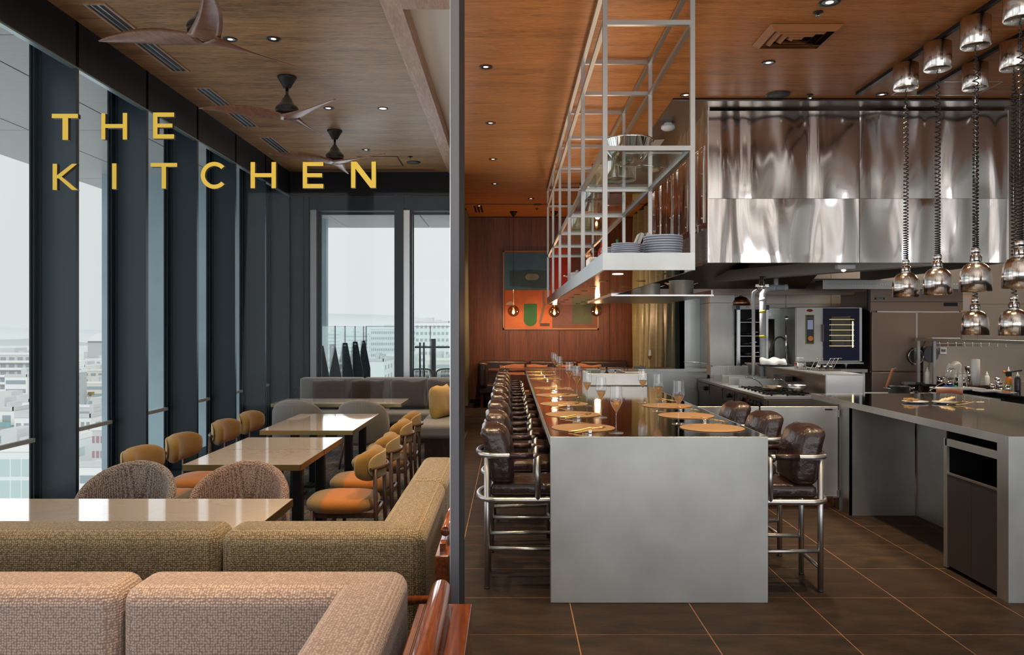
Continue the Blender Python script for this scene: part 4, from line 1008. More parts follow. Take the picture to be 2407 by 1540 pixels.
for k, (x, y) in enumerate([(1.212,5.51),(1.22,6.31),(1.227,7.08)]):
    wg.put((x, y, TZ), 0, 'tall glass of pale wine in the right row, ' + ORD[k])
wg.put((2.40,13.15,TZ), 0, 'lone tall wine glass on the cross counter in front of the curtain')
pm.put((2.62,13.2,TZ), 0, 'tan placemat beside the lone wine glass on the cross counter'); pm.put((1.75,13.2,TZ), 0, 'tan placemat on the cross counter left of the lone wine glass')
def folded(x, y, z, lab):
    t = Thing('folded_napkin', lab, 'napkin', 'napkins with gold buttons', at=(x,y,z))
    t.add('cloth', B().rbox((x,y,z+.018),(.10,.05,.018),.008,2), mat('sage_napkin', (.30,.31,.26), .9)); t.add('button', B().lathe([(.02,.036),(.02,.045),(.008,.055),(.002,.057)], (x,y,z), 12), M_goldm)
folded(2.22,13.1,TZ,'folded napkin with gold button left of the lone wine glass')
folded(1.12,13.1,TZ,'folded napkin with gold button behind the steel box')
# candle lamps mirrored in the table come from the pendants; small amber tea lights
for k, (x, y) in enumerate([(.98,7.05)]):
    t = Thing('tea_light', 'small lit tea light in a clear cup between the two rows of glasses', 'candle', at=(x,y,TZ))
    t.add('cup', B().lathe([(.028,0),(.03,.003),(.031,.03)], (x,y,TZ), 18, cap=False), M_stemgl); t.add('wax', B().lathe([(.026,.001),(.026,.015),(.001,.015)], (x,y,TZ), 16), M_wax)

# --- counter stools
def make_stool():
    t = Thing('bar_stool', '', 'stool', 'brown leather bar stools with tube frames')
    hw = .215; R_ = .0195; zb = .60; za = .895
    def U(z, xf_, ext): return smooth([(xf_, -hw, z), (-.12, -hw, z), (-.20, -hw*.97, z), (-.262, -hw*.78, z), (-.29, -hw*.4, z), (-.298, 0, z), (-.29, hw*.4, z), (-.262, hw*.78, z), (-.20, hw*.97, z), (-.12, hw, z), (xf_, hw, z)], 5)
    t.add('seat_ring', B().tube(U(zb, .27, 0), R_, 12), M_tube)
    t.add('arm_ring', B().tube(U(za, .105, 0), R_*.98, 12), M_tube)
    def grip(sy): return B().tube([(-.085, sy*hw, za), (.075, sy*hw, za)], R_*1.12, 14)
    t.add('arm_wrap', grip(-1), M_leather); t.add('arm_wrap', grip(1), M_leather)
    t.add('back_wrap', B().tube(smooth([(-.262,-hw*.75,za),(-.291,-hw*.4,za),(-.299,0,za),(-.291,hw*.4,za),(-.262,hw*.75,za)],5), R_*1.12, 14), M_leather)
    for sy in (-1, 1):
        t.add('rear_leg', B().tube([(-.235, sy*hw*.86, .0), (-.235, sy*hw*.86, za)], R_, 12), M_tube)
        t.add('front_leg', B().tube([(.25, sy*hw, 0), (.25, sy*hw, zb)], R_, 12), M_tube)
        t.add('arm_post', B().tube([(.105, sy*hw, zb), (.105, sy*hw, za+.002)], R_, 12), M_tube)
        t.add('side_rail', B().tube([(-.235, sy*hw*.86, .27), (.25, sy*hw, .27)], R_*.72, 10), M_tube)
    t.add('rear_rail', B().tube([(-.235, -hw*.86, .155), (-.235, hw*.86, .155)], R_*.72, 10), M_tube)
    t.add('foot_rest', B().tube([(.25, -hw, .20), (.25, hw, .20)], R_*.72, 10), M_tube)
    for sx, sy in ((-.235,-hw*.86),(-.235,hw*.86),(.25,-hw),(.25,hw)): t.add('foot_cap', B().lathe([(R_*.9,0),(R_*1.03,.004),(R_*1.03,.012)], (sx,sy,0), 12), M_blackpl)
    def puff(p): return (p.x, p.y, p.z + (.012*(1-(p.x/.24)**2)*(1-(p.y/.2)**2) if p.z > 0 else 0))
    t.add('seat_cushion', B().rbox((.03,0,.660),(.245,.196,.046),.035,4,puff), M_leather)
    def back(p):
        u = p.y/.19; v = p.z/.19
        x = p.x*(1+.24*(1-abs(u)**3)*(1-v*v)) - .02*v + .0
        # seam pinch at the top edge and gentle creases
        x *= 1-.10*math.exp(-(p.x/.02)**2)*0
        cr = .006*sin(16*p.z+5*p.y)*(1-abs(u))
        return (x+cr-.03*max(0,v)**2, p.y*(1-.05*max(0,v)**2), p.z - .020*u*u*(1 if p.z > 0 else -.6))
    t.add('back_cushion', B().rbox((-.155,0,.893),(.083,.205,.20),.05,5,back,6), M_leather)
    t.add('cushion_seam', B().tube([( -.155-.02*v_ +.0, .155*0+a_[0], .893+a_[1]) for a_ in [(-.19,-.10),(-.185,.08),(-.15,.165),(-.08,.192),(0,.1985),(.08,.192),(.15,.165),(.185,.08),(.19,-.10)] for v_ in [a_[1]/.19]], .0035, 6), mat('seam_piping', (.02,.011,.009), .4))
    for sy in (-1, 1): t.add('cushion_seam', B().tube([(-.155+.105*sin(a)*.78-.02*cos(a), sy*.105, .893+.2*cos(a)) for a in [pi*(-1+i/12) for i in range(24)]], .0022, 5, closed=True, caps=False), MATS['seam_piping'])
    return t
stool = Family(make_stool)
for k in range(9): stool.put((.08, 5.33+.84*k, 0), radians((0,3,-2,2,0,-3,1,0,2)[k]), 'brown leather bar stool on the left of the polished table, ' + ORD[k])
for k in range(3): stool.put((1.83, 5.27+.79*k, 0), pi+radians((-2,2,0)[k]), 'brown leather bar stool on the right of the polished table, ' + ORD[k])

# --- pass counter on the right
PX0, PX1 = 3.17, 4.65
t = Thing('pass_counter', 'large steel pass counter with polished top and open cabinet', 'counter', at=(3.9,6.5,0))
t.add('end_panel', B().box(PX0+.0,PX1,4.87,4.91,0,TZ-.001), M_steel)
t.add('counter_top', B().box(PX0+.002,PX1-.002,4.872,8.07,TZ-.0015,TZ).box(PX0+.002,PX1-.002,4.912,8.07,TZ-.055,TZ-.0015), M_top)
t.add('top_edge', B().box(PX0-.001,PX0+.002,4.911,8.07,TZ-.056,TZ).box(PX0,PX1,8.07,8.072,TZ-.056,TZ), M_steel)
t.add('corner_post', B().box(PX0,PX0+.03,4.91,4.985,0,TZ-.056), M_steel)
t.add('shelf_rail', B().box(PX0,PX0+.03,4.985,5.58,.895,.945), M_steel)
t.add('side_post', B().box(PX0,PX0+.02,5.56,5.60,.01,.945), M_steel)
t.add('cabinet_door', B().box(PX0+.004,PX0+.02,4.987,5.268,.03,.69), mat('dark_laminate', (.035,.03,.03), .4)); t.add('cabinet_door', B().box(PX0+.004,PX0+.02,5.272,5.558,.03,.69), MATS['dark_laminate'])
t.add('door_trim', B().box(PX0,PX0+.02,4.985,5.56,.69,.702), M_tube)
t.add('cabinet_back', B().box(PX0+.5,PX0+.52,4.91,5.6,0,TZ-.06).box(PX0+.02,PX0+.5,4.92,5.6,.66,.68).box(PX0+.02,PX0+.5,5.585,5.6,0,TZ-.06), M_black)
t.add('knee_panel', B().box(3.15+.02,3.775,7.14,7.16,0,TZ-.056).box(3.79,3.80,5.6,7.14,0,TZ-.056), M_steel)
t.add('knee_side', B().box(3.80,3.82,5.6,7.14,0,TZ-.056), M_steelX)
t.add('rear_side', B().box(PX0,PX0+.02,7.14,8.07,0,TZ-.056), M_steelX)
for k in range(2):
    y = 6.10+k*-.22
    o = t.add('power_socket', B().box(3.775,3.792,y-.09,y+.09,.905,.995), M_blackpl)
    for j in (-1,1): t.add('socket_insert', B().box(3.771,3.776,y+j*.045-.025,y+j*.045+.025,.925,.975), mat('socket_grey', (.05,.05,.055), .4), under=o)
# plates on the pass
def passplate(x, y, lab):
    t = Thing('plate', lab, 'plate', at=(x,y,TZ))
    t.add('dish', B().lathe([(.001,.004),(.06,.0),(.07,.004),(.11,.014),(.112,.018),(.07,.009),(.001,.008)], (x,y,TZ), 28), M_whitegl)
    return t
t = passplate(3.17+.50+.06, 7.05, 'small white plate with pasta pieces, the left one of the two on the pass'); r = random.Random(3)
for i in range(5): t.add('food_piece', B().rbox((3.70+r.uniform(-.04,.05),7.05+r.uniform(-.03,.03),TZ+.022+.004*i),(.028,.012,.010),.008,2), mat('toasted_crust', (.34,.19,.07), .7))
t = passplate(3.98, 7.0, 'small white plate with shells, the right one of the two on the pass')
for i in range(4): t.add('food_piece', B().pad(.035,.022,2.2,.018,.012,.008,14, xf=lambda p, i=i: Vector((3.95+.03*i+p.x, 7.0+.01*(i%2)+p.y, TZ+.028+.006*i+p.z+.3*p.x))), mat('golden_shell', (.55,.42,.24), .35))
def place_on(f, loc, rz, lab): f.put(loc, rz, lab)
spoon.put((4.02,6.86,TZ), radians(10), 'gold spoon beside the shells on the pass'); fork.put((4.10,6.82,TZ), radians(-8), 'gold fork beside the shells on the pass')

# --- swing gate
t = Thing('swing_gate', 'low satin steel gate between table and pass counter', 'gate', at=(2.5,7.35,0))
t.add('gate_leaf', B().rbox((2.045,7.36,.556),(.345,.012,.44),.004,1), M_steel); t.add('gate_leaf', B().rbox((2.775,7.36,.556),(.372,.012,.44),.004,1), M_steel)
t.add('post', B().box(3.158,3.168,7.34,7.38,0,1.02), M_steelX); t.add('kick_board', B().box(1.69,3.16,7.50,7.52,0,.10), M_redwood)
for z in (.16, .93): t.add('hinge', B().box(3.13,3.165,7.34,7.352,z-.035,z+.035).box(3.02,3.14,7.345,7.355,z+.03 if z > .5 else z-.04,z+.045 if z > .5 else z-.025), M_chrome)
t.add('upright', B().box(2.394,2.402,7.35,7.37,.1,1.0), M_black)

# --- hanging rack over the table
RX0, RX1, RY0, RY1 = .685, 1.368, 5.66, 14.2
s_ = .0175
t = Thing('hanging_rack', 'ceiling-hung steel rack with glass shelf and deep tray over the table', 'rack', at=(1.03,9.9,2.2))
FR = [RY0+1.71*k for k in range(6)]
for y in FR:
    for x in (RX0+s_, RX1-s_):
        t.add('upright', B().box(x-s_,x+s_,y+.0,y+2*s_,2.306,ZC-.0), M_rackm)
    for z in (ZC-.04, 4.01, 3.08): t.add('cross_bar', B().box(RX0+2*s_,RX1-2*s_,y,y+2*s_,z-s_,z+s_), M_rackm)
for z in (ZC-.04, 4.01, 3.08):
    for x in (RX0+s_, RX1-s_):
        for i in range(5): t.add('long_bar', B().box(x-s_,x+s_,FR[i]+2*s_,FR[i+1],z-s_,z+s_), M_rackm)
for i in range(5): t.add('glass_shelf', B().box(RX0+2*s_,RX1-2*s_,FR[i]+2*s_,FR[i+1],3.085,3.097), M_shelfgl)
t.add('tray_front', B().box(RX0,RX1,RY0,RY0+.02,2.178,2.306), M_steel, label='bright blank front of the tray')
for i, (a, c_) in enumerate(((RY0+.02,9.25),(9.255,12.5),(12.505,RY1+.04))):
    t.add('tray_side', B().box(RX0,RX0+.02,a,c_,2.178,2.306), M_hood[0] if False else M_steelX); t.add('tray_side', B().box(RX1-.02,RX1,a,c_,2.178,2.306), M_steelX)
t.add('tray_bottom', B().box(RX0+.02,RX1-.02,RY0+.02,RY1+.02,2.178,2.19), M_top)
t.add('tray_top', B().box(RX0+.02,RX1-.02,RY0+.02,RY1+.02,2.292,2.304), M_steel)
k = 0
for i in range(9):
    for x in (RX0+.17, RX1-.17):
        y = RY0+.42+i*.93
        t.add('tray_lamp', B().lathe([(.042,-.001),(.045,-.004),(.03,-.005),(.002,-.004)], (x,y,2.178), 20), M_led if (i == 0 and x < 1) else M_brass)
TR = 2.306
def plate_stack(x, y, z, n, r, th, lab, grp):
    pr = [(.001,0),(r*.62,0),(r*.7,th*.18),(r*.985,th*.42),(r,th*.6),(r,th*.93),(r*.985,th*.98),(r*.7,th*.72),(.001,th*.7)]
    f0 = None
    for k in range(n):
        wh = ('topmost' if k == n-1 else 'lowest' if k == 0 else '%s from the bottom' % ['', 'second','third','fourth','fifth','sixth','seventh','eighth'][k])
        L_ = 'grey plate, %s, in the %s' % (wh, lab)
        if f0 is None:
            f0 = Thing('plate', L_, 'plate', grp, at=(x,y,z)); f0.add('dish', B().lathe(pr, (x,y,z), 36), M_greyplate)
        else: clone(f0.o, (x+random.uniform(-.003,.003), y+random.uniform(-.003,.003), z+k*th), None, L_)
plate_stack(1.178, 5.90, TR, 8, .150, .0188, 'large front stack on the tray', 'plates in the large stack')
plate_stack(.885, 5.86, TR, 6, .112, .0145, 'small front stack on the tray', 'plates in the small stack')
plate_stack(.83, 6.16, TR, 6, .10, .0145, 'stack behind the small one', 'plates in the low rear stack')
plate_stack(1.09, 6.22, TR, 7, .12, .0165, 'stack behind the large one', 'plates in the rear stack')
def book(x, y, z, h, wdt, th, lean, col, lab, yaw=0):
    t = Thing('book', lab, 'book', at=(x,y,z)); R_ = Matrix.Translation((x,y,z)) @ Matrix.Rotation(yaw,4,'Z') @ Matrix.Rotation(lean,4,'Y')
    t.add('cover', B().box(0,.003,-wdt/2,wdt/2,0,h,xf=lambda p: R_@p).box(th-.003,th,-wdt/2,wdt/2,0,h,xf=lambda p: R_@p).box(0,th,-wdt/2,-wdt/2+.003,0,h,xf=lambda p: R_@p), col)
    t.add('pages', B().box(.003,th-.003,-wdt/2+.004,wdt/2-.005,.004,h-.004,xf=lambda p: R_@p), M_white)
M_cream = mat('cream_card', (.62,.60,.56), .6); M_purple = mat('purple_cover', (.10,.06,.30), .5)
book(1.00,6.55,TR,.27,.2,.035,radians(22),M_cream,'cream menu book leaning left of its twin on the tray'); book(1.05,6.55,TR,.27,.2,.035,radians(22),M_cream,'cream menu book leaning right of its twin on the tray')
book(.86,8.6,TR,.24,.2,.04,radians(12),M_cream,'pale book farther back on the tray beside the white box'); book(.92,8.62,TR,.24,.2,.04,radians(12),M_cream,'pale book leaning behind its neighbour far back on the tray')
solo('bread_box', B().rbox((.93,7.75,TR+.075),(.15,.14,.075),.02,3), M_white, 'white enamel box on the tray under the copper lid', 'box')
t = Thing('copper_pot', 'small copper pot on the white enamel box', 'pot', at=(.80,7.75,TR+.15)); t.add('pot_body', B().lathe([(.03,0),(.035,.01),(.035,.05),(.03,.055),(.005,.057)],(.80,7.75,TR+.15),16), mat('copper', (.72,.36,.2), .25, 1))
bottle(.85,7.1,TR,.26,.035,mat('red_bitter', (.30,.02,.015), .12), 'bottle of red liquor with dark blue cap on the tray', M_purple)
bottle(1.0,7.15,TR,.27,.033,mat('clear_bottle', (.45,.42,.38), .12), 'bottle with green cap on the tray', mat('green_cap', (.02,.28,.14), .4))
plate_stack(.86, 6.95, TR, 2, .11, .016, 'pair of plates left of the red bottle', 'plates near the bottles')
def pot(x, y, z, r, h, lab, mtl=None, handles=True, lid=False, cat='pot', long_handle=None):
    m_ = mtl or M_tube
    t = Thing('cooking_pot', lab, cat, at=(x,y,z))
    t.add('pot_body', B().lathe([(.001,0),(r*.97,0),(r,.008),(r,h*.97),(r*1.03,h),(r*.97,h),(r*.96,.01),(.001,.008)], (x,y,z), 30), m_)
    if lid: t.add('lid', B().lathe([(r*1.02,h),(r*.8,h+.02),(.02,h+.035),(.02,h+.05),(.002,h+.055)], (x,y,z), 24), m_)
    if handles:
        for sx in (-1,1): t.add('handle', B().tube(smooth([(x+sx*r*.98,y-.05,z+h*.75),(x+sx*(r+.05),y-.04,z+h*.85),(x+sx*(r+.05),y+.04,z+h*.85),(x+sx*r*.98,y+.05,z+h*.75)],4), .006, 8), M_chrome)
    if long_handle: t.add('handle', B().tube(smooth(long_handle,4), .009, 8), M_chrome)
    return t
pot(.86,9.8,TR,.12,.13,'white lidded pot on the tray behind the books',M_white,lid=True); pot(1.0,10.9,TR,.13,.12,'small white pot farthest along the tray',M_white,lid=True)
plate_stack(.85, 12.2, TR, 3, .12, .02, 'farthest stack on the tray', 'plates at the far tray end')
# glass shelf load
GS = 3.097
t = Thing('steel_bowl', 'large polished steel bowl with side handle on the glass shelf', 'bowl', at=(.98,6.35,GS))
t.add('bowl_body', B().lathe([(.001,0),(.07,.0),(.10,.012),(.17,.10),(.195,.20),(.202,.21),(.19,.205),(.165,.10),(.09,.018),(.001,.012)], (.98,6.35,GS), 36), M_chrome)
t.add('handle', B().prism([(1.16,GS+.15),(1.19,GS+.20),(1.27,GS+.205),(1.20,GS+.10),(1.15,GS+.08)], 6.30,6.40,'XZ'), M_steeld)
pot(1.0,7.0,GS,.15,.16,'steel stock pot behind the large bowl on the glass shelf',M_chrome,long_handle=[(1.14,7.0,GS+.12),(1.22,7.0,GS+.14),(1.32,7.0,GS+.13)])
pot(.92,8.1,GS,.13,.14,'middle steel pot on the glass shelf',M_chrome); pot(1.0,9.0,GS,.14,.12,'fourth steel pot back on the glass shelf',M_chrome); pot(.95,10.3,GS,.13,.16,'farthest steel pot on the glass shelf',M_chrome)
book(1.12,7.5,GS,.26,.2,.04,radians(-15),M_purple,'purple-spined book standing on the glass shelf')
plate_stack(1.12, 8.4, GS, 5, .13, .02, 'stack on the glass shelf', 'plates on the glass shelf')
bottle(.82,7.6,GS,.28,.035,M_darkglass,'dark bottle on the glass shelf',mat('red_cap', (.5,.03,.02), .4)); bottle(.80,8.7,GS,.3,.034,MATS['clear_bottle'],'pale bottle on the glass shelf beside the fourth pot')

# --- wall shelf under the hood with pots
t = Thing('wall_shelf', 'long steel shelf on the left below the hood', 'shelf', at=(1.9,11.3,2.16))
t.add('shelf_plate', B().prism([(1.30,9.85),(2.62,9.85),(2.62,12.85),(1.30,12.85)], 2.160, 2.178), M_brightst)
t.add('shelf_bracket', B().box(2.60,2.62,9.9,12.8,2.178,2.24), M_steelX)
SZ = 2.178
pot(1.86,10.15,SZ,.125,.155,'smaller steel pot on the shelf under the hood',M_steel); pot(2.28,10.2,SZ,.16,.20,'larger steel pot on the shelf under the hood',M_steel)
t = Thing('brush', 'black bristle brush lying on the shelf left of the pots', 'brush', at=(1.5,10.1,SZ)); bb = B()
for i in range(60):
    a = i/60; x = 1.38+.2*a; bb.tube([(x,10.1,SZ+.03),(x+random.uniform(-.01,.02),10.1+random.uniform(-.05,.05),SZ+random.uniform(.002,.07))], .004, 4)
t.add('bristles', bb, M_blackpl, kind='stuff'); t.add('back', B().rbox((1.48,10.1,SZ+.03),(.11,.02,.015),.01), M_blackpl)

# ================================================================ HOOD

def sum_bolts(a, c_):
    b = B()
    for k in range(4):
        for (y, z) in ((a+.04, 3.08+k*.27), (c_-.04, 3.08+k*.27)): b.box(HX0-.024,HX0-.012,y-.009,y+.009,z-.009,z+.009)
    return b
HX0, HX1, HY0, HY1, HZ0 = 2.34, 5.87, 9.03, 12.8, 2.52
t = Thing('extraction_hood', 'huge steel extraction hood over the kitchen', 'hood', at=(4.1,10.9,HZ0))
xm = (2020-1199)*HY0/1800; zm = 1.75-(467-771)*HY0/1800
k = 0
for x0, x1 in ((HX0,xm-.004),(xm+.004,HX1)):
    for z0, z1 in ((HZ0,zm-.002),(zm+.002,ZC-.04)):
        # oil-canned sheet: the panel really bulges a little
        bb = B(); n, m_ = 28, 20; vs = []; fs = []
        ph = [(.3,1.1),(2.0,.4),(1.3,2.2),(.7,3.0)][k]
        for i in range(n+1):
            for j in range(m_+1):
                u, v = i/n, j/m_; e = min(1, 10*u, 10*(1-u))*min(1, 8*v, 8*(1-v))
                d = .004*e*(sin(9*u+ph[0]+1.2*sin(3*v+ph[1]))+.6*sin(17*u+ph[1]*2+sin(4*v)))
                vs.append((x0+(x1-x0)*u, HY0+d, z0+(z1-z0)*v))
        for i in range(n):
            for j in range(m_): q = i*(m_+1)+j; fs.append((q, q+m_+1, q+m_+2, q+1))
        bb.add(vs, fs, True); bb.box(x0,x1,HY0+.012,HY0+.03,z0,z1)
        t.add('front_sheet', bb, M_hood[k]); k += 1
t.add('corner_trim', B().box(HX0-.012,HX0,HY0-.006,HY0+.02,HZ0,ZC-.03).box(HX1,HX1+.01,HY0-.006,HY0+.02,HZ0,ZC-.03), M_brightst)
t.add('side_sheet', B().box(HX0+.0,HX0+.02,HY0+.03,HY1,HZ0,ZC), M_hood[1])
t.add('side_sheet', B().box(HX1-.02,HX1,HY0+.03,HY1,HZ0,ZC), M_steelX)
# bolted access doors on the left flank
for a, c_ in ((9.25,9.95),(10.1,10.95),(11.1,11.9),(12.0,12.7)):
    o = t.add('access_door', B().box(HX0-.012,HX0,a,c_,3.02,3.95), M_hood[2])
    t.add('door_trim', B().box(HX0-.016,HX0-.008,a,c_,3.945,3.96).box(HX0-.016,HX0-.008,a,a+.015,3.02,3.95).box(HX0-.016,HX0-.008,c_-.015,c_,3.02,3.95), M_chrome, under=o)
    t.add('bolts', sum_bolts(a, c_), M_chrome, under=o, kind='stuff')
bb = B()
for i in range(26): bb.box(HX0-.012,HX0-.001,9.12,12.6,2.56+i*.0145,2.566+i*.0145)
t.add('louvre', bb, M_tube, kind='stuff')
t.add('bulkhead', B().box(1.845,11,8.67,13.6,ZC-.012,ZC+.0).box(1.845,11,8.67,8.68,ZC-.03,ZC), M_steeld, label='dark bronze ceiling plate around the hood')
t.add('rear_apron', B().box(HX0-.3,HX1+.3,HY1-.05,HY1,HZ0-.22,HZ0+.05), M_steeld)
t.add('inner_slope', B().prism([(9.1,HZ0+.01),(9.1,HZ0+.02),(11.0,HZ0+.55),(12.75,HZ0-.1),(12.75,HZ0-.12),(11.0,HZ0+.52)], HX0+.05, 4.9, 'YZ'), M_steeld)
for i in range(6):
    a = 2.7+i*.36
    fb = B()
    for j in range(14): fb.prism([(9.45+j*.09,HZ0+.09+j*.025),(9.49+j*.09,HZ0+.10+j*.025),(9.49+j*.09,HZ0+.115+j*.025),(9.45+j*.09,HZ0+.105+j*.025)], a, a+.33, 'YZ')
    t.add('baffle_filter', fb, M_tube, kind='stuff')
t.add('gutter_beam', B().prism([(3.3,12.3),(3.55,12.3),(5.2,9.2),(4.95,9.2)], HZ0-.02, HZ0+.14), M_rackm)
t.add('light_bar', B().prism([(4.75,12.3),(5.75,12.3),(7.2,10.6),(6.4,10.6)], HZ0-.12, HZ0-.02) if False else B().box(4.9,7.4,12.0,12.3,HZ0-.16,HZ0-.02), M_steelX)
bb = B()
for i in range(60): bb.box(4.95+i*.04,4.965+i*.04,11.995,12.0,HZ0-.09,HZ0-.075)
t.add('perforations', bb, M_white, kind='stuff')
t = Thing('hood_lamp', 'white lamp hanging under the middle of the hood front edge', 'lamp', at=(4.05,9.3,HZ0)); 
t.add('housing', B().rbox((4.07,9.3,HZ0-.03),(.11,.05,.03),.015,2), M_white); t.add('bulb', B().lathe([(.02,-.06),(.03,-.075),(.005,-.09)],(4.05,9.3,HZ0),12), M_led)
t = Thing('smoke_detector', 'round white detector on the dark ceiling plate beside the rack', 'detector', at=(2.0,9.69,ZC-.012))
t.add('base', B().lathe([(.055,0),(.055,-.03)], (2.0,9.69,ZC-.012), 20), M_white); t.add('dome', B().lathe([(.088,-.03),(.088,-.065),(.06,-.085),(.01,-.09)], (2.0,9.69,ZC-.012), 24), M_white)

# ceiling fittings, dining side
for k, (px, py, lab) in enumerate(((1142,157,'downlight nearest the camera in the row right of the steel post'),(1153,289,'second downlight in the row right of the steel post'),(1159,374,'third downlight in the row right of the steel post'),(1163,432,'fourth downlight in the row right of the steel post'),
    (1950,5,'large downlight cut by the top edge above the square vent'),(1806,147,'downlight below the square vent'),(2073,222,'downlight near the hood under the lamp track'),(1612,223,'downlight beside the right upright of the rack'),(2395,222,'downlight at the right edge near the hood'),(1248,467,'downlight near the dark ceiling slot'),(1126,484,'downlight just beyond the dark ceiling slot'))):
    ring_light(px, py, lab, .075 if py < 30 else .06, 'dining downlights')
sprinkler(1923, 28, 'sprinkler above the square vent'); sprinkler(1903, 223, 'sprinkler right of the oval looking speaker'); sprinkler(1262, 490, 'sprinkler far back over the dining tables')
speaker(1829, 222, 'round black speaker in front of the hood', .13); speaker(1264, 480, 'small round black speaker far back in the dining ceiling', .09)
Y0v, Y1v = 2.6*1800/(771-55), 2.6*1800/(771-107); xa, xb = (1812-1199)*Y0v/1800, (1984-1199)*Y0v/1800
t = Thing('square_diffuser', 'square wood-coloured air diffuser with nested frames', 'vent', at=((xa+xb)/2,(Y0v+Y1v)/2,ZC))
xc, yc = (xa+xb)/2, (Y0v+Y1v)/2; hx, hy = (xb-xa)/2, (Y1v-Y0v)/2
t.add('opening', B().box(xc-hx,xc+hx,yc-hy,yc+hy,ZC-.002,ZC-.001), M_black)
M_vent = mat('orange_brown_vent', (.30,.115,.04), .4)
for q, dz in ((1,0),(.76,.0),(.52,.0),(.28,.0)):
    a, c_ = hx*q, hy*q; w_ = .05
    t.add('vane_frame', B().add([(xc-a,yc-c_,ZC-.004-.0),(xc+a,yc-c_,ZC-.004),(xc+a,yc+c_,ZC-.004),(xc-a,yc+c_,ZC-.004),(xc-a+w_,yc-c_+w_,ZC-.05),(xc+a-w_,yc-c_+w_,ZC-.05),(xc+a-w_,yc+c_-w_,ZC-.05),(xc-a+w_,yc+c_-w_,ZC-.05)],[(0,1,5,4),(1,2,6,5),(2,3,7,6),(3,0,4,7)]), M_vent)
t = Thing('access_hatch', 'outlined hatch in the dining ceiling under the lamp tracks', 'hatch', at=(4.3,8.3,ZC)); Ya, Yb = 2.6*1800/(771-191), 2.6*1800/(771-223)
t.add('edge', B().box(4.25,5.2,Ya,Ya+.012,ZC-.004,ZC).box(4.25,5.2,Yb,Yb+.012,ZC-.004,ZC).box(4.25,4.262,Ya,Yb,ZC-.004,ZC).box(5.188,5.2,Ya,Yb,ZC-.004,ZC), M_tube)
t = Thing('slot_vent', 'dark three-slot vent in the ceiling near the far wall', 'vent', at=(-.68,17.0,ZC)); 
for i in range(3): t.add('slot', B().box(-.78+i*.07,-.74+i*.07,16.3,17.2,ZC-.006,ZC), M_black)

# --- heat lamps
for k, (x, y0, y1, lab) in enumerate(((3.83,4.9,8.42,'black ceiling track carrying the higher row of heat lamps'),(4.5,4.9,8.40,'black ceiling track carrying the lower row of heat lamps'))):
    t = Thing('ceiling_track', lab, 'track', at=(x,6.6,ZC)); t.add('rail', B().box(x-.02,x+.02,y0,y1,ZC-.035,ZC), M_black); t.add('end_cap', B().box(x-.022,x+.022,y1,y1+.03,ZC-.037,ZC), M_blackpl)
def heat_lamp(x, y, zb, lab, drop):
    t = Thing('heat_lamp', lab, 'lamp', 'nickel heat lamps on coiled cables', at=(x,y,ZC-.03))
    c0 = ZC-.03-.02
    t.add('canopy', B().lathe([(.001,0),(.108,0),(.113,-.004),(.113,-.232),(.108,-.237),(.001,-.237)], (x,y,c0), 32), M_lamp)
    t.add('track_adapter', B().box(x-.02,x+.02,y-.05,y+.05,c0,ZC-.034), M_black)
    for a in (-.05,.0,.05): t.add('screw', B().lathe([(.006,-.237),(.006,-.245),(.001,-.246)], (x+a,y-.03+abs(a),c0), 8), M_chrome)
    zt = zb+.36; z0 = c0-.24; pts = []; z = z0; L = z0-zt; turns = int(L/.034)
    N = turns*10; ph = 0
    for i in range(N+1):
        u = i/N; zz = z0-L*(1-(1-u)**1.0)*1.0
        zz = z0-L*(u*1.55-.55*u*u if drop else u)
        r_ = .021*min(1, 8*u+.15)
        pts.append((x+r_*cos(2*pi*i/10), y+r_*sin(2*pi*i/10), zz))
    t.add('coiled_cable', B().tube(pts, .0052, 5), M_coil)
    t.add('support_wire', B().cyl((x-.004,y,z0),(x-.004,y,zt), .0012, seg=5), M_chrome)
    t.add('neck', B().lathe([(.030,.355),(.034,.352),(.034,.315),(.030,.312),(.030,.30),(.043,.296),(.043,.236),(.036,.232)], (x,y,zb), 24), M_chrome)
    nb = B()
    for j in range(8):
        a = 2*pi*j/8; nb.box(-.004,.004,.0425,.0445,.248,.285, xf=lambda p, a=a: Vector((x+p.x*cos(a)-p.y*sin(a), y+p.x*sin(a)+p.y*cos(a), zb+p.z)))
    t.add('vent_slots', nb, M_black, kind='stuff')
    t.add('shade', B().lathe([(.036,.236),(.060,.230),(.085,.212),(.104,.184),(.115,.150),(.119,.11),(.121,.0),(.117,.0),(.114,.10),(.10,.17),(.06,.22)], (x,y,zb), 40, cap=False), M_lamp)
    t.add('bulb', B().lathe([(.02,.2),(.045,.13),(.05,.09),(.035,.06),(.005,.05)], (x,y,zb), 18), mat('heat_bulb', (.6,.35,.2), .2, emit=((1,.55,.25),.8)))
for k, y in enumerate((5.75,6.30,6.86,7.41)): heat_lamp(3.83, y, 2.05, 'nickel heat lamp of the higher row, ' + ORD[k], True)
for k, y in enumerate((6.84,7.41)): heat_lamp(4.5, y, 1.682, 'nickel heat lamp of the lower row, ' + ORD[k], False)

# ================================================================ KITCHEN
t = Thing('steel_column', 'plain satin steel column left of the kitchen', 'column', at=(3.55,13.0,0))
t.add('lower_cladding', B().box(3.37,3.78,12.9,13.55,0,2.17), M_steel); t.add('upper_cladding', B().box(3.37,3.78,12.9,13.55,2.176,2.5), M_steel)
solo('steel_partition', B().box(3.09,3.37,13.56,13.6,0,ZC), M_steelX, 'narrow grey steel wall strip between curtain and column', 'partition')
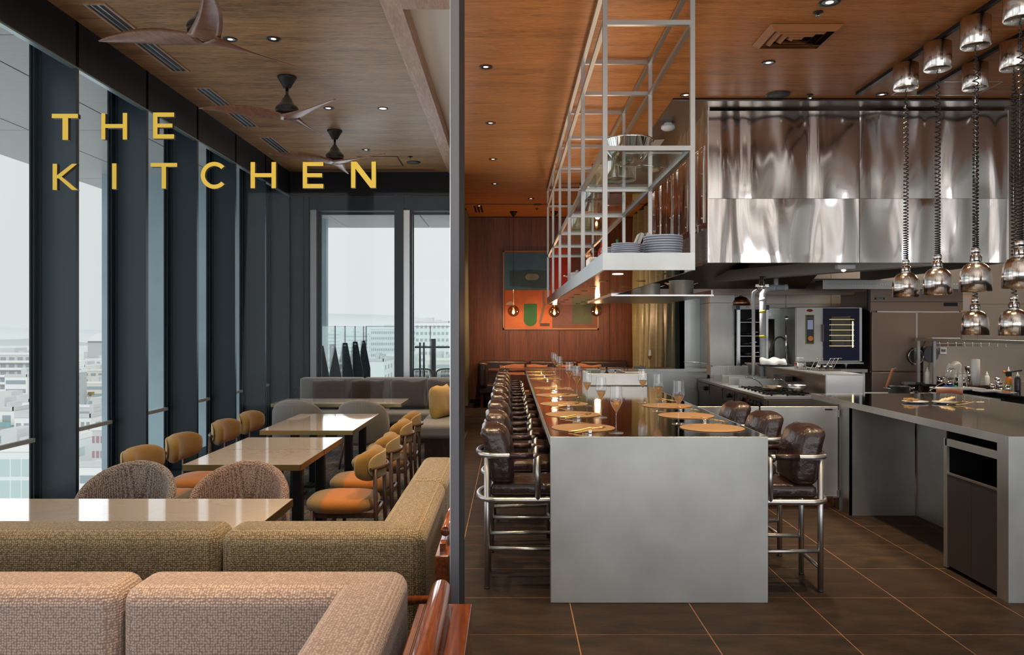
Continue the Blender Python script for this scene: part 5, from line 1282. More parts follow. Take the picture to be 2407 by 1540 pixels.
# cooking range along the left
RZ = .90
t = Thing('cooking_range', 'long stainless cooking range with black burners and knobs', 'stove', at=(3.4,11,0))
ys = [9.5, 10.15, 10.75, 11.35, 12.1, 12.85]
for i in range(5):
    y0, y1 = ys[i], ys[i+1]
    t.add('module', B().box(3.17,3.80,y0+.003,y1-.003,.1,RZ-.03), M_steeld)
    t.add('worktop', B().box(3.15,3.82,y0+.001,y1-.001,RZ-.03,RZ), M_steel)
    t.add('front_panel', B().box(3.15,3.17,y0+.02,y1-.02,RZ-.20,RZ-.045), M_steeld)
for j, y in enumerate((9.62,9.76,9.90,10.04,10.35,11.0,12.3)):
    t.add('knob', B().tube([(3.15,y,RZ-.12),(3.105,y,RZ-.12)], .032, 16), M_blackpl)
for y in (9.56,10.66,11.26): t.add('indicator', B().box(3.147,3.15,y-.015,y+.015,RZ-.10,RZ-.06), mat('blue_tag', (.03,.06,.45), .4))
for y in (10.1,10.72,11.4): t.add('red_light', B().tube([(3.15,y,RZ-.07),(3.14,y,RZ-.07)], .012, 10), mat('red_button', (.5,.03,.03), .4))
t.add('end_panel', B().box(3.20,3.80,9.48,9.50,.1,RZ-.05), M_steeld)
bb = B()
for i in range(6):
    x = 3.24+i*.095; bb.box(x-.008,x+.008,9.55,10.7,RZ+.025,RZ+.04)
for j in range(8):
    y = 9.58+j*.155; bb.box(3.22,3.74,y-.008,y+.008,RZ+.02,RZ+.035)
    for i in range(3): bb.box(3.26+i*.2,3.28+i*.2,y-.01,y+.01,RZ,RZ+.03)
t.add('burner_grate', bb, M_black, label='black cast iron grates')
for x in (3.34,3.62):
    for y in (9.8,10.4): t.add('burner', B().lathe([(.05,0),(.05,.012),(.03,.02),(.002,.02)], (x,y,RZ), 18), M_black)
for k, y in enumerate((10.85,11.35,11.7,12.2)): t.add('splash_guard', B().box(3.24,3.80,y,y+.012,RZ,RZ+.13), M_steel)
t.add('control_box', B().box(3.70,3.80,10.3,10.75,RZ+.12,RZ+.2), M_blackpl)
# pans on the range
def pan(x, y, z, r, h, hdl, lab, mtl, cat='pan'):
    t = Thing('frying_pan', lab, cat, at=(x,y,z))
    t.add('pan_body', B().lathe([(.001,0),(r*.8,0),(r,h),(r*.985,h),(r*.78,.006),(.001,.005)], (x,y,z), 28), mtl)
    t.add('handle', B().tube(smooth(hdl, 5), .009, 8), M_chrome)
M_burnt = mat('heat_stained_pan', (.52,.44,.36), .3, .8, col2=(.30,.19,.10), vscale=8)
pan(3.40,9.95,RZ+.045,.14,.05,[(3.28,9.93,RZ+.08),(3.22,9.9,RZ+.15),(3.12,9.85,RZ+.20),(3.02,9.82,RZ+.215)],'stained steel frying pan on the burners with its handle to the left',M_burnt)
pan(3.66,9.78,RZ+.045,.12,.075,[(3.55,9.76,RZ+.10),(3.50,9.74,RZ+.16),(3.42,9.7,RZ+.195),(3.33,9.68,RZ+.2)],'deep bright saucepan at the right of the burners',M_brightst)
t = Thing('fry_basket', 'perforated steel fry basket with long wire handle behind the splash guards', 'basket', at=(3.35,12.3,RZ+.1))
bb = B()
for i in range(20): bb.box(3.18+i*.029,3.188+i*.029,12.10,12.104,RZ+.10,RZ+.24)
for j in range(9): bb.box(3.18,3.75,12.10,12.104,RZ+.10+j*.0165,RZ+.106+j*.0165)
t.add('mesh_front', bb, M_tube, kind='stuff'); t.add('basket_frame', B().box(3.17,3.76,12.105,12.12,RZ+.1,RZ+.25).box(3.17,3.19,12.12,12.35,RZ+.1,RZ+.25).box(3.74,3.76,12.12,12.35,RZ+.1,RZ+.25), M_steel)
t.add('handle', B().tube(smooth([(3.2,12.1,RZ+.24),(3.08,12.05,RZ+.29),(2.9,12.0,RZ+.31),(2.72,12.0,RZ+.32)],4), .006, 6), M_tube)
# raised shelf block
t = Thing('raised_pass_shelf', 'raised steel shelf block behind the range ending in a bright box', 'shelf', at=(4.05,10.8,0))
t.add('shelf_body', B().box(3.83,4.27,9.32,12.4,.3,1.175), M_steeld); t.add('shelf_top', B().box(3.80,4.29,9.3,12.4,1.175,1.19), M_steel)
t.add('end_panel', B().rbox((4.06,9.30,.93),(.235,.012,.25),.006,2), M_brightst); t.add('end_frame', B().box(3.825,3.84,9.28,9.30,.66,1.19).box(4.28,4.297,9.27,9.31,.66,1.19), M_tube)
SH = 1.19
for k in range(5):
    x = 3.98+.075*k + (.08 if k > 1 else 0); y = 10.0+.05*k
    t = Thing('ladle', 'small hanging ladle standing in the steel caddy on the raised shelf, %s from the left' % ['first','second','third','fourth','fifth'][k], 'ladle', 'ladles in the caddy', at=(x,y,SH))
    t.add('handle', B().tube(smooth([(x-.06,y,SH+.01),(x,y,SH+.13),(x+.02,y,SH+.155)],3), .004, 6), M_chrome); t.add('bowl', B().lathe([(.002,0),(.02,.004),(.028,.016),(.026,.016),(.018,.008),(.002,.005)], (x+.035,y,SH+.145), 14), M_chrome)
t = Thing('utensil_caddy', 'square steel caddy on the raised shelf', 'caddy', at=(3.95,10.2,SH)); t.add('tin', B().rbox((3.92,10.35,SH+.05),(.06,.06,.05),.01,2), M_chrome); t.add('insert', B().rbox((3.92,10.35,SH+.13),(.04,.04,.03),.008,2), M_clearp)
t = Thing('jar_tray', 'row of small steel jars on the raised shelf below the ladles', 'tray', at=(4.1,10.1,SH)); t.add('tray_base', B().box(3.99,4.28,9.9,10.3,SH,SH+.02), M_steeld)
for k in range(3): t.add('jar', B().lathe([(.001,0),(.025,0),(.025,.05),(.02,.055),(.001,.055)], (4.05+.08*k,10.05,SH+.02), 14), M_chrome)
t = Thing('linen_bundle', 'crumpled white cloth on a black tray on the raised shelf', 'cloth', at=(3.85,11.4,SH)); t.add('tray', B().lathe([(.001,0),(.25,0),(.28,.025),(.27,.025),(.001,.006)], (3.93,11.3,SH), 28), M_blackpl)
def crumple(p): return (p.x+.02*sin(17*p.y+9*p.z), p.y+.02*sin(21*p.x), p.z+.016*sin(31*p.x+11*p.y)+.012*sin(19*p.y))
t.add('cloth_folds', B().rbox((3.88,11.3,SH+.055),(.19,.12,.045),.04,4,crumple,10), M_white)
# plumbing
M_pvc = mat('grey_white_pipe', (.62,.64,.66), .3)
t = Thing('drain_pipe', 'thick grey pipe with yellow ties turning right at the top', 'pipe', at=(3.78,11.6,RZ))
xp = (1793-1199)*11.6/1800; t.add('riser', B().tube([(xp,11.6,RZ),(xp,11.6,2.27),(xp+.06,11.6,2.34),(xp+.14,11.6,2.36),(xp+.36,11.6,2.36)], .047, 16), M_pvc)
t.add('collar', B().cyl((xp,11.6,2.16),(xp,11.6,2.21),.053,seg=16).cyl((xp+.14,11.6,2.36),(xp+.19,11.6,2.36),.053,seg=16).cyl((xp+.32,11.6,2.36),(xp+.37,11.6,2.36),.053,seg=16), M_pvc)
for z in (2.0,1.62): t.add('yellow_tie', B().cyl((xp,11.6,z-.02),(xp,11.6,z+.02),.05,seg=16), mat('yellow_tape', (.65,.55,.05), .5))
t.add('stub', B().cyl((xp+.20,11.6,2.36),(xp+.20,11.6,2.5),.035,seg=12), M_pvc)
xq = (1771-1199)*11.4/1800
t = Thing('water_pipe', 'thin white pipe left of the thick one', 'pipe', at=(xq,11.4,RZ)); t.add('riser', B().tube([(xq,11.4,RZ),(xq,11.4,2.23),(xq-.0,11.4,2.27),(xq+.06,11.4,2.31)], .026, 12), M_white); t.add('valve', B().lathe([(.05,2.33),(.06,2.36),(.05,2.42),(.03,2.46),(.03,2.52)], (xq+.12,11.4,0), 14).box(xq+.02,xq+.22,11.37,11.43,2.36,2.40), M_chrome)
# tall rack with pans
t = Thing('tray_trolley', 'tall pan rack with white header left of the oven', 'rack', at=(4.0,13,0)); ya = 12.75
xa_, xb_ = (1733-1199)*ya/1800, (1806-1199)*ya/1800
t.add('post', B().box(xa_,xa_+.05,ya,ya+.05,.2,2.08), M_alu); t.add('post', B().box(xb_-.05,xb_,ya,ya+.05,.2,2.08), M_alu)
o = t.add('header', B().box(xa_,xb_,ya-.01,ya+.04,2.06,2.12), M_white); text_part('header_text', 'PT', .055, mat('red_print', (.5,.05,.04), .5), o, (xa_+.17,ya-.012,2.09), off=t.at); text_part('header_text', 'FLEX', .055, MATS['red_print'], o, (xa_+.29,ya-.012,2.09), off=t.at)
t.add('side_cap', B().box(xa_-.01,xa_+.04,ya-.015,ya+.05,2.05,2.13).box(xb_-.04,xb_+.01,ya-.015,ya+.05,2.05,2.13), mat('navy_cap', (.02,.03,.09), .4))
t.add('back_panel', B().box(xa_,xb_,13.5,13.52,.2,2.08), M_black)
for j, z in enumerate((1.85,1.62,1.45,1.28,1.1)): t.add('shelf', B().box(xa_+.05,xb_-.05,ya+.02,13.4,z-.008,z), M_tube)
for j, (x, z, r) in enumerate(((3.95,1.85,.13),(4.0,1.62,.15),(3.98,1.45,.14),(4.02,1.28,.13),(3.97,1.1,.15))):
    pan(x+.03,13.0,z,r,.05,[(x+.03,12.88,z+.04),(x+.1,12.82,z+.06),(x+.15,12.8,z+.06)],'dark pan on the %s shelf of the tall rack' % ['top','second','third','fourth','lowest'][j],M_black)
t = Thing('copper_cloche', 'domed copper cover on top of the tall pan rack', 'cloche', at=(3.88,13,2.12)); t.add('dome', B().lathe([(.16,0),(.15,.07),(.10,.13),(.03,.155),(.002,.157)], (3.9,12.95,2.13), 28), mat('aged_copper', (.45,.2,.11), .3, 1)); t.add('knob', B().cyl((3.9,12.95,2.28),(3.9,12.95,2.33),.02,seg=12), M_brass)
t = Thing('boiler_cabinet', 'grey steel cabinet with tall cylinder between pan rack and oven', 'cabinet', at=(4.4,13.2,0))
t.add('case', B().box(4.32,4.62,13.0,13.5,1.0,2.08), M_steelX); t.add('dial', B().tube([(4.40,13.0,1.98),(4.40,12.985,1.98)], .03, 14), M_tube); t.add('tank', B().cyl((4.36,12.93,1.0),(4.36,12.93,1.9),.10,seg=20), M_steeld)
t = Thing('hose', 'black hose looping beside the oven', 'hose', at=(4.4,12.6,1.2)); t.add('rubber_hose', B().tube(smooth([(4.25,12.5,1.35),(4.32,12.5,1.55),(4.42,12.5,1.60),(4.52,12.5,1.5),(4.55,12.5,1.25),(4.58,12.5,1.15)],5), .014, 8), M_blackpl)
t = Thing('spray_tap', 'chrome pre-rinse spray tap beside the oven', 'tap', at=(4.45,12.4,1.1)); t.add('riser', B().tube([(4.47,12.4,1.1),(4.47,12.4,1.85)], .012, 10), M_chrome); t.add('spray_head', B().lathe([(.02,0),(.035,.03),(.035,.06),(.02,.08)], (4.47,12.38,1.86), 16), M_chrome)
# combi oven
OY = 12.3; x0, x1 = (1870-1199)*OY/1800, (2024-1199)*OY/1800; z0, z1 = 1.75-(852-771)*OY/1800, 1.75-(722-771)*OY/1800; xm_ = (1935-1199)*OY/1800
t = Thing('combi_oven', 'steel combi oven with dark blue glass door', 'oven', at=((x0+x1)/2, OY, z0))
t.add('case', B().rbox(((x0+x1)/2,OY+.4,(z0+z1)/2),((x1-x0)/2,.39,(z1-z0)/2),.01,2), M_steel)
t.add('control_panel', B().box(x0+.01,xm_-.02,OY-.012,OY+.01,z0+.02,z1-.01), M_steel)
d = t.add('door', B().box(xm_,x1-.04,OY-.03,OY+.01,z0+.03,z1-.02), mat('navy_glass', (.006,.009,.042), .3, 0, spec=.3))
t.add('door_window', B().rbox(((xm_+x1-.06)/2-.01,OY-.035,(z0+z1)/2+.05),(.155,.008,.25),.007,2), mat('oven_window', (.05,.045,.03), .05, 0, coat=.4), under=d)
bb = B()
for j in range(6): bb.box(xm_+.08,x1-.13,OY-.046,OY-.043,z0+.26+j*.085,z0+.27+j*.085)
t.add('oven_racks', bb, mat('lit_oven_racks', (.9,.75,.45), .3, .6, emit=((1,.8,.4),.35)), under=d, kind='stuff')
t.add('interior_lamp', B().box(x1-.16,x1-.145,OY-.047,OY-.043,z0+.24,z0+.66), mat('oven_lamp', (1,.8,.5), .5, emit=((1,.75,.35),3)), under=d)
t.add('door_frame', B().box(x1-.04,x1,OY-.03,OY+.01,z0+.02,z1-.01), M_alu)
t.add('door_handle', B().rbox((xm_-.025,OY-.055,z0+.47),(.014,.015,.14),.01,3), mat('grey_handle', (.12,.12,.12), .4))
cp = t.add('control_display', B().rbox(((x0+xm_)/2-.0,OY-.018,z0+.53),(.07,.008,.235),.007,2), mat('yellow_surround', (.45,.38,.04), .4))
t.add('display_face', B().rbox(((x0+xm_)/2,OY-.027,z0+.53),(.058,.004,.222),.004,2), mat('navy_panel', (.02,.025,.07), .3), under=cp)
t.add('screen', B().box((x0+xm_)/2-.042,(x0+xm_)/2+.045,OY-.033,OY-.031,z0+.53,z0+.68), mat('oven_screen', (.1,.12,.2), .3, emit=((.35,.4,.6),.35)), under=cp)
t.add('dial', B().tube([((x0+xm_)/2,OY-.03,z0+.385),((x0+xm_)/2,OY-.055,z0+.385)], .04, 22), mat('orange_dial', (.9,.28,.03), .4), under=cp)
text_part('display_text', 'Rapid', .021, mat('yellow_print', (.7,.6,.1), .5), cp, ((x0+xm_)/2-.024,OY-.032,z0+.715), off=t.at); text_part('display_text', 'Steam', .021, MATS['yellow_print'], cp, ((x0+xm_)/2+.026,OY-.032,z0+.715), off=t.at)
t.add('badge', B().lathe([(.001,0),(.05,0),(.05,.006),(.001,.006)], (0,0,0), 24, xf=lambda p: Vector(((x0+xm_)/2+p.x, OY-.013-p.z, z1-.055+p.y*.45))), mat('red_badge', (.35,.03,.03), .4), label='small red oval badge')
t.add('drip_tray', B().box(x0+.35,x1+.02,OY-.05,OY+.3,z0-.02,z0+.0), M_alu)
for x in (x0+.12, x0+.55, x1-.2): t.add('foot', B().lathe([(.035,0),(.035,-.03),(.018,-.1)], (x,OY+.1,z0), 14), M_tube)
t = Thing('oven_stand', 'steel table under the oven', 'table', at=(5.1,12.7,0)); t.add('stand_top', B().box(4.45,5.65,12.1,13.4,z0-.15,z0-.10), M_steelX)
for x in (4.5,5.6):
    for y in (12.15,13.3): t.add('leg', B().box(x-.02,x+.02,y-.02,y+.02,0,z0-.15), M_tube)
# refrigerator
FYy = 12.2; x0, x1 = (2046-1199)*FYy/1800, (2260-1199)*FYy/1800; zt = 2.367
t = Thing('refrigerator', 'wide brown-steel upright refrigerator with two doors', 'refrigerator', at=((x0+x1)/2,FYy,0))
t.add('case', B().box(x0,x1,FYy+.02,13.3,.1,zt-.02), M_steeld)
h_ = t.add('header_panel', B().box(x0-.02,x1+.005,FYy-.03,FYy+.02,zt-.34,zt), mat('brown_steel', (.23,.175,.145), .42, .85))
t.add('panel_joint', B().box(x0-.02,x1+.005,FYy-.032,FYy-.03,zt-.205,zt-.198), M_black, under=h_)
t.add('name_plate', B().box(x0+.05,x0+.21,FYy-.034,FYy-.03,zt-.165,zt-.135), M_black, under=h_)
text_part('plate_text', 'GALILEI', .032, M_white, h_, (x0+.13,FYy-.036,zt-.15), off=t.at)
t.add('display', B().box(x1-.30,x1-.08,FYy-.035,FYy-.03,zt-.27,zt-.215), M_black, under=h_)
t.add('side_edge', B().rbox((x0-.03,FYy-.005,zt-.17),(.02,.03,.175),.01,2), M_blackpl)
t.add('light_strip', B().box(x0+.1,x1-.05,FYy-.02,FYy,zt-.37,zt-.345), M_tube)
xd = (2152-1199)*FYy/1800
for a, c_ in ((x0,xd),(xd,x1)):
    t.add('door', B().rbox(((a+c_)/2,FYy-.01,1.53),((c_-a)/2-.004,.025,.47),.008,2), MATS['brown_steel']); t.add('door', B().rbox(((a+c_)/2,FYy-.01,.60),((c_-a)/2-.004,.025,.445),.008,2), MATS['brown_steel'])
t.add('door_gap_trim', B().box(xd-.012,xd+.012,FYy-.038,FYy-.03,1.07,1.99), M_tube)
for x, z in ((xd-.07,1.3),(xd+.07,1.3)): t.add('door_handle', B().rbox((x,FYy-.05,z),(.014,.018,.14),.01,2), M_blackpl)
# wall items
t = Thing('wall_frame', 'small tan framed notice on the steel wall right of the refrigerator', 'picture frame', at=(8.35,13.6,1.9)); xw, yw_, zw = P(2270,714,13.55)
t.add('frame', B().rbox((xw,13.58,zw),(.11,.015,.15),.012,2), mat('tan_frame', (.6,.36,.2), .5)); t.add('sheet', B().box(xw-.08,xw+.08,13.56,13.565,zw-.12,zw+.12), mat('notice_paper', (.45,.42,.45), .6))
# preparation counter on the far right
t = Thing('prep_counter', 'dark-fronted preparation counter at the right, full of tools', 'counter', at=(7.2,10.9,0))
t.add('worktop', B().box(6.4,8.2,9.0,12.05,.86,.90), M_top); t.add('front_edge', B().box(6.385,6.4,9.0,12.05,.855,.90), mat('black_gloss_edge', (.05,.045,.04), .15, .8)); t.add('rear_bench', B().box(6.2,8.2,12.051,12.14,.86,.90), M_steel)
for a, c_ in ((9.0,9.6),(9.61,10.3),(10.31,11.0)): t.add('drawer', B().box(6.40,6.42,a,c_,.55,.84), mat('black_drawer', (.02,.02,.022), .3))
t.add('carcass', B().box(6.42,8.1,9.0,11.0,0,.855), M_black)
for (x, y) in ((6.44,11.1),(6.44,12.0),(6.25,12.1),(6.8,12.0)): t.add('leg', B().box(x-.025,x+.025,y-.025,y+.025,0,.86), M_tube)
t.add('splash_back', B().box(6.54,8.9,12.12,12.14,.9,1.46), M_steelw)
t = Thing('over_shelf', 'steel frame shelf standing over the preparation counter', 'shelf', at=(6.5,10.9,.9))
for x in (6.41,6.66):
    for y in (12.03,9.25): t.add('post', B().box(x-.022,x+.022,y-.022,y+.022,.9,1.56), M_alu)
t.add('shelf_plate', B().box(6.38,6.72,9.15,12.06,1.555,1.585), M_steel); t.add('shelf_lip', B().box(6.375,6.38,9.15,12.06,1.55,1.59), M_tube)
solo('paper_tray', B().rbox((6.72,11.9,1.592),(.22,.1,.005),.003,1), M_white, 'flat white tray lying on the over-shelf', 'tray')
def squeeze(px, py, Y, h, r, lab, col=None, cap=None, grp='squeeze bottles'):
    x, y, z = P(px, py, Y); z = .9
    t = Thing('squeeze_bottle', lab, 'bottle', grp, at=(x,y,z)); c_ = (x,y,z)
    t.add('body', B().lathe([(r*.95,0),(r,.01),(r,h*.62),(r*.75,h*.72),(r*.5,h*.76)], c_, 16), col or M_clearp)
    t.add('nozzle', B().lathe([(r*.6,h*.74),(r*.6,h*.82),(r*.28,h*.86),(r*.08,h)], c_, 12), cap or M_clearp)
squeeze(2180,0,11.6,.26,.035,'white squeeze bottle between the two posts of the over-shelf')
squeeze(2248,0,11.0,.25,.032,'left white squeeze bottle in the round steel tub'); squeeze(2258,0,10.9,.26,.032,'middle white squeeze bottle in the round steel tub'); squeeze(2268,0,11.0,.25,.032,'right white squeeze bottle in the round steel tub')
squeeze(2320,0,11.1,.22,.035,'white squeeze bottle behind the paper roll')
squeeze(2392,0,10.3,.26,.038,'squeeze bottle with dark sauce at the right edge',mat('dark_sauce', (.03,.025,.04), .3),M_clearp)
squeeze(2371,0,10.9,.3,.03,'tall clear bottle behind the gas torch')
def tub(px, Y, r, h, lab, m_=None, name='steel_container', cat='container'):
    x = (px-1199)*Y/1800; t = Thing(name, lab, cat, at=(x,Y,.9))
    t.add('wall', B().lathe([(.001,0),(r,0),(r,h),(r*.93,h),(r*.93,.01),(.001,.01)], (x,Y,.9), 24), m_ or M_chrome); t.add('rolled_rim', B().lathe([(r*.98,h-.006),(r*1.04,h-.003),(r*.98,h+.001)], (x,Y,.9), 24, cap=False), M_tube); return t
tub(2258,10.95,.075,.14,'round steel tub holding white squeeze bottles'); tub(2212,11.2,.06,.14,'steel container with ladle handles near the post'); tub(2232,11.0,.04,.1,'small steel cup left of the bottle tub'); tub(2281,11.4,.08,.27,'tall steel canister left of the paper roll'); tub(2333,10.6,.04,.07,'small steel cup right of the paper roll'); tub(2350,10.7,.05,.09,'steel cup beside the gas torch'); tub(2345,11.2,.045,.12,'steel beaker behind the small cups'); tub(2369,10.15,.04,.09,'steel cup in front of the gas torch')
for k, px in enumerate((2218,2226)):
    x = (px-1199)*11.2/1800; t = Thing('ladle', 'ladle handle leaning out of the steel container, %s one' % ['left','right'][k], 'ladle', at=(x,11.2,.95)); t.add('handle', B().tube(smooth([(x-.03,11.2,.93),(x+.06,11.2,1.12),(x+.1,11.2,1.16),(x+.12,11.2,1.14)],4), .006, 6), M_chrome)
xr = (2293-1199)*10.9/1800; t = Thing('paper_roll', 'tall white paper roll standing on the preparation counter', 'paper roll', at=(xr,10.9,.9)); t.add('roll', B().lathe([(.018,0),(.058,0),(.056,.40),(.05,.405),(.018,.405)], (xr,10.9,.9), 26), M_white); t.add('core', B().lathe([(.018,.4),(.016,.406),(.014,.4)], (xr,10.9,.9), 14, cap=False), M_cream)
solo('plastic_bag', B().rbox((xr-.06,11.35,1.12),(.12,.06,.12),.05,4,crumple,8), M_clearp, 'crumpled clear bag behind the paper roll', 'bag')
x = (2371-1199)*10.45/1800; t = Thing('gas_torch', 'orange and green gas canister torch', 'torch', at=(x,10.45,.9)); t.add('canister', B().lathe([(.04,0),(.042,.01),(.042,.15),(.03,.18),(.015,.19)], (x,10.45,.9), 20), mat('orange_can', (.85,.25,.04), .35)); t.add('green_label', B().lathe([(.0427,.035),(.0427,.085)], (x,10.45,.9), 20, cap=False), mat('green_label', (.08,.5,.08), .4))
t.add('burner_head', B().box(x-.03,x+.03,10.43,10.47,1.09,1.14).tube([(x-.06,10.45,1.14),(x+.18,10.45,1.17)], .012, 8), M_blackpl); t.add('orange_nozzle', B().cyl((x-.08,10.45,1.15),(x-.05,10.45,1.15),.016,seg=10), MATS['orange_can'])
for k, (px, Y, a, b_, lab) in enumerate(((2250,10.6,.30,.16,'long white cutting board on the preparation counter'),(2325,10.2,.16,.11,'small white tray with paper near the gas torch'))):
    x = (px-1199)*Y/1800; t = Thing('cutting_board', lab, 'board', at=(x,Y,.9)); t.add('board', B().rbox((x,Y,.912),(a,b_,.011),.006,2), M_white); t.add('board_feet', B().box(x-a+.02,x+a-.02,Y-b_+.01,Y-b_+.02,.9,.902), M_blackpl)
x = (2190-1199)*11.1/1800+.05; t = Thing('knife', 'knife with blue and green handle on the cutting board', 'knife', at=(x,10.9,.92)); t.add('handle', B().rbox((x+.0,10.75,.932),(.07,.016,.011),.008,2), mat('blue_handle', (.03,.12,.55), .4)); t.add('collar', B().rbox((x+.09,10.75,.932),(.02,.016,.011),.008,2), mat('green_collar', (.04,.55,.15), .4)); t.add('blade', B().prism([(x+.11,10.735),(x+.34,10.75),(x+.32,10.77),(x+.11,10.77)], .928,.931), M_chrome)
x = (2365-1199)*9.9/1800; t = Thing('plate', 'white plate with orange food at the right edge of the preparation counter', 'plate', at=(x,9.9,.9)); t.add('dish', B().lathe([(.001,.004),(.07,.0),(.12,.016),(.118,.02),(.07,.008),(.001,.008)], (x,9.9,.9), 26), M_whitegl); t.add('food_piece', B().rbox((x,9.9,.925),(.045,.03,.012),.01,3), mat('orange_food', (.7,.25,.06), .6))
x = (2305-1199)*10.7/1800; solo('spice_crate', B().rbox((x,10.75,.925),(.12,.06,.025),.006,2), M_walnut, 'low brown crate of spices below the paper roll', 'crate')
for k, px in enumerate((2193,2217)):
    x, y, z = P(px, 825, 12.1); t = Thing('kitchen_timer', 'white digital timer on the splash back, %s of the pair' % ['left','right'][k], 'timer', 'digital timers', at=(x,y,z)); t.add('case', B().rbox((x,12.105,z),(.055,.012,.055),.011,3), M_white); t.add('display', B().box(x-.035,x+.035,12.090,12.094,z-.015,z+.025), mat('lcd_grey', (.18,.2,.17), .3))
x, y, z = P(2155,838,12.1); t = Thing('sieve', 'round mesh sieve hanging from the end of the over-shelf', 'sieve', at=(x,12.1,z)); t.add('rim', B().tube([(x+.12*cos(a),12.12,z+.12*sin(a)) for a in [i*pi/12 for i in range(24)]], .006, 6, closed=True, caps=False), M_chrome); t.add('mesh', B().lathe([(.118,0),(.09,.03),(.002,.05)], (0,0,0), 24, cap=False, xf=lambda p: Vector((x+p.x, 12.12+p.z, z+p.y))), mat('sieve_mesh', (.22,.24,.26), .5, .6)); t.add('hook', B().tube([(x+.08,12.12,z+.1),(x+.16,12.12,z+.28),(x+.18,12.12,1.56)], .005, 6), M_blackpl)
x, y, z = P(2178,832,12.2); solo('round_pan', B().lathe([(.13,0),(.11,.02),(.002,.03)], (0,0,0), 26, xf=lambda p: Vector((x+p.x*.9, 12.06+p.z, z+p.y))), mat('grey_lid', (.12,.13,.14), .4, .6), 'dark round pan hanging beside the sieve', 'pan')
t = Thing('hook_rail', 'row of small hooks under the over-shelf', 'rail', at=(6.8,12.3,1.5)); t.add('rail', B().box(6.74,8.0,12.1,12.11,1.50,1.515), M_tube)
for k in range(9): t.add('hook', B().tube(smooth([(6.78+k*.13,12.1,1.53),(6.78+k*.13,12.08,1.50),(6.78+k*.13,12.08,1.46),(6.78+k*.13,12.06,1.45)],3), .004, 5), M_chrome)
# pots beside the pass (dark casserole, terracotta dish)
t = Thing('side_bench', 'low steel bench behind the pass counter', 'counter', at=(5.2,10,0)); t.add('bench_top', B().box(4.75,6.15,9.6,10.6,.83,.86), M_steel)
for x in (4.8,6.1):
    for y in (9.65,10.55): t.add('leg', B().box(x-.02,x+.02,y-.02,y+.02,0,.83), M_tube)
pot(5.08,10.0,.86,.13,.13,'black casserole beside the bright shelf end',M_blackpl); 
pan(5.38,10.0,.86,.11,.06,[(5.48,10,.93),(5.58,10,1.0),(5.68,10,1.05),(5.76,10,1.06)],'small pan with an upturned handle between casserole and terracotta dish',M_chrome)
solo('terracotta_dish', B().lathe([(.001,0),(.13,0),(.15,.02),(.15,.10),(.14,.10),(.135,.02),(.001,.01)], (5.68,9.9,.86), 26), mat('terracotta', (.42,.15,.07), .6), 'round terracotta dish behind the pass counter', 'dish')
t = Thing('spatula', 'wooden spatula standing in the black casserole', 'spatula', at=(5.0,10,.95)); t.add('blade', B().rbox((4.98,10.05,1.09),(.012,.02,.13),.008,2,lambda p: (p.x+.35*p.z,p.y,p.z)), M_tan); t.add('hook', B().tube([(5.02,10.05,1.2),(5.06,10.05,1.23),(5.08,10.05,1.2)], .004, 6), M_chrome)

# ================================================================ FAR DINING AREA
# curtain on the right, satin folds
def curtain(name, x0, y0, x1, y1, z0, z1, amp, waves, m_, lab):
    t = Thing(name, lab, 'curtain', at=((x0+x1)/2,(y0+y1)/2,0)); n = waves*10; bb = B(); vs = []; fs = []
    L = sqrt((x1-x0)**2+(y1-y0)**2); nx, ny = -(y1-y0)/L, (x1-x0)/L; Z = [z0+(z1-z0)*k/8 for k in range(9)]
    for i in range(n+1):
        u = i/n
        for k, z in enumerate(Z):
            d = amp*(sin(2*pi*waves*u+.5*sin(k*.5+u*9))+.35*sin(4.1*pi*waves*u+1))*(1-.25*k/8)
            vs.append((x0+(x1-x0)*u+nx*d, y0+(y1-y0)*u+ny*d, z))
    for i in range(n):
        for k in range(8): q = i*9+k; fs.append((q, q+9, q+10, q+1))
    bb.add(vs, fs, True); t.add('cloth', bb, m_); t.add('curtain_track', B().box(min(x0,x1)-.03,max(x0,x1)+.03,min(y0,y1),max(y0,y1),z1,z1+.02), M_black); return t
curtain('satin_curtain', 3.02,13.7,2.86,17.7,.03,ZC-.03,.11,7,M_curtain,'tall olive satin curtain right of the wood wall')
curtain('side_curtain', -.98,16.6,-1.0,17.7,.05,ZC-.03,.05,5,M_curtaing,'grey-green curtain gathered at the left end of the wood wall')
# abstract painting: flat colour fields on a board
PY = 17.86; X = lambda px: (px-1199)*PY/1800
Zp = lambda py: 1.75-(py-771)*PY/1800
t = Thing('painting', 'large abstract painting, blue over orange with a green arch, on the wood wall', 'painting', at=(X(1295),PY,Zp(680)))
t.add('frame', B().box(X(1182),X(1407),PY-.03,PY+.03,Zp(593),Zp(590)).box(X(1182),X(1407),PY-.03,PY+.03,Zp(775),Zp(771)).box(X(1182),X(1185.5),PY-.03,PY+.03,Zp(775),Zp(590)).box(X(1404),X(1407),PY-.03,PY+.03,Zp(775),Zp(590)), mat('orange_wood_frame', (.42,.17,.05), .4))
def field(name, pts, col, lay, rough=.6, var=.15, lab=None):
    return t.add(name, B().prism([(X(a), Zp(b_)) for a, b_ in pts], PY-.012-.0015*lay, PY-.0105-.0015*lay+.0, 'XZ'), mat('paint_'+lab.replace(' ','_'), col, rough, var=var, vscale=2.5, bump=.2, bscale=18), label=lab)
field('colour_field', [(1185,771),(1404,771),(1404,593),(1185,593)], (.20,.08,.06), 0, lab='brown ground')
field('colour_field', [(1185,681),(1293,681),(1293,594),(1185,594)], (.07,.20,.33), 1, lab='mottled blue field')
field('colour_field', [(1198,672),(1281,679),(1293,668),(1293,637),(1240,634),(1198,637)], (.05,.11,.15), 2, lab='dark slate shape')
rr_ = [(1236+6*0,652)]
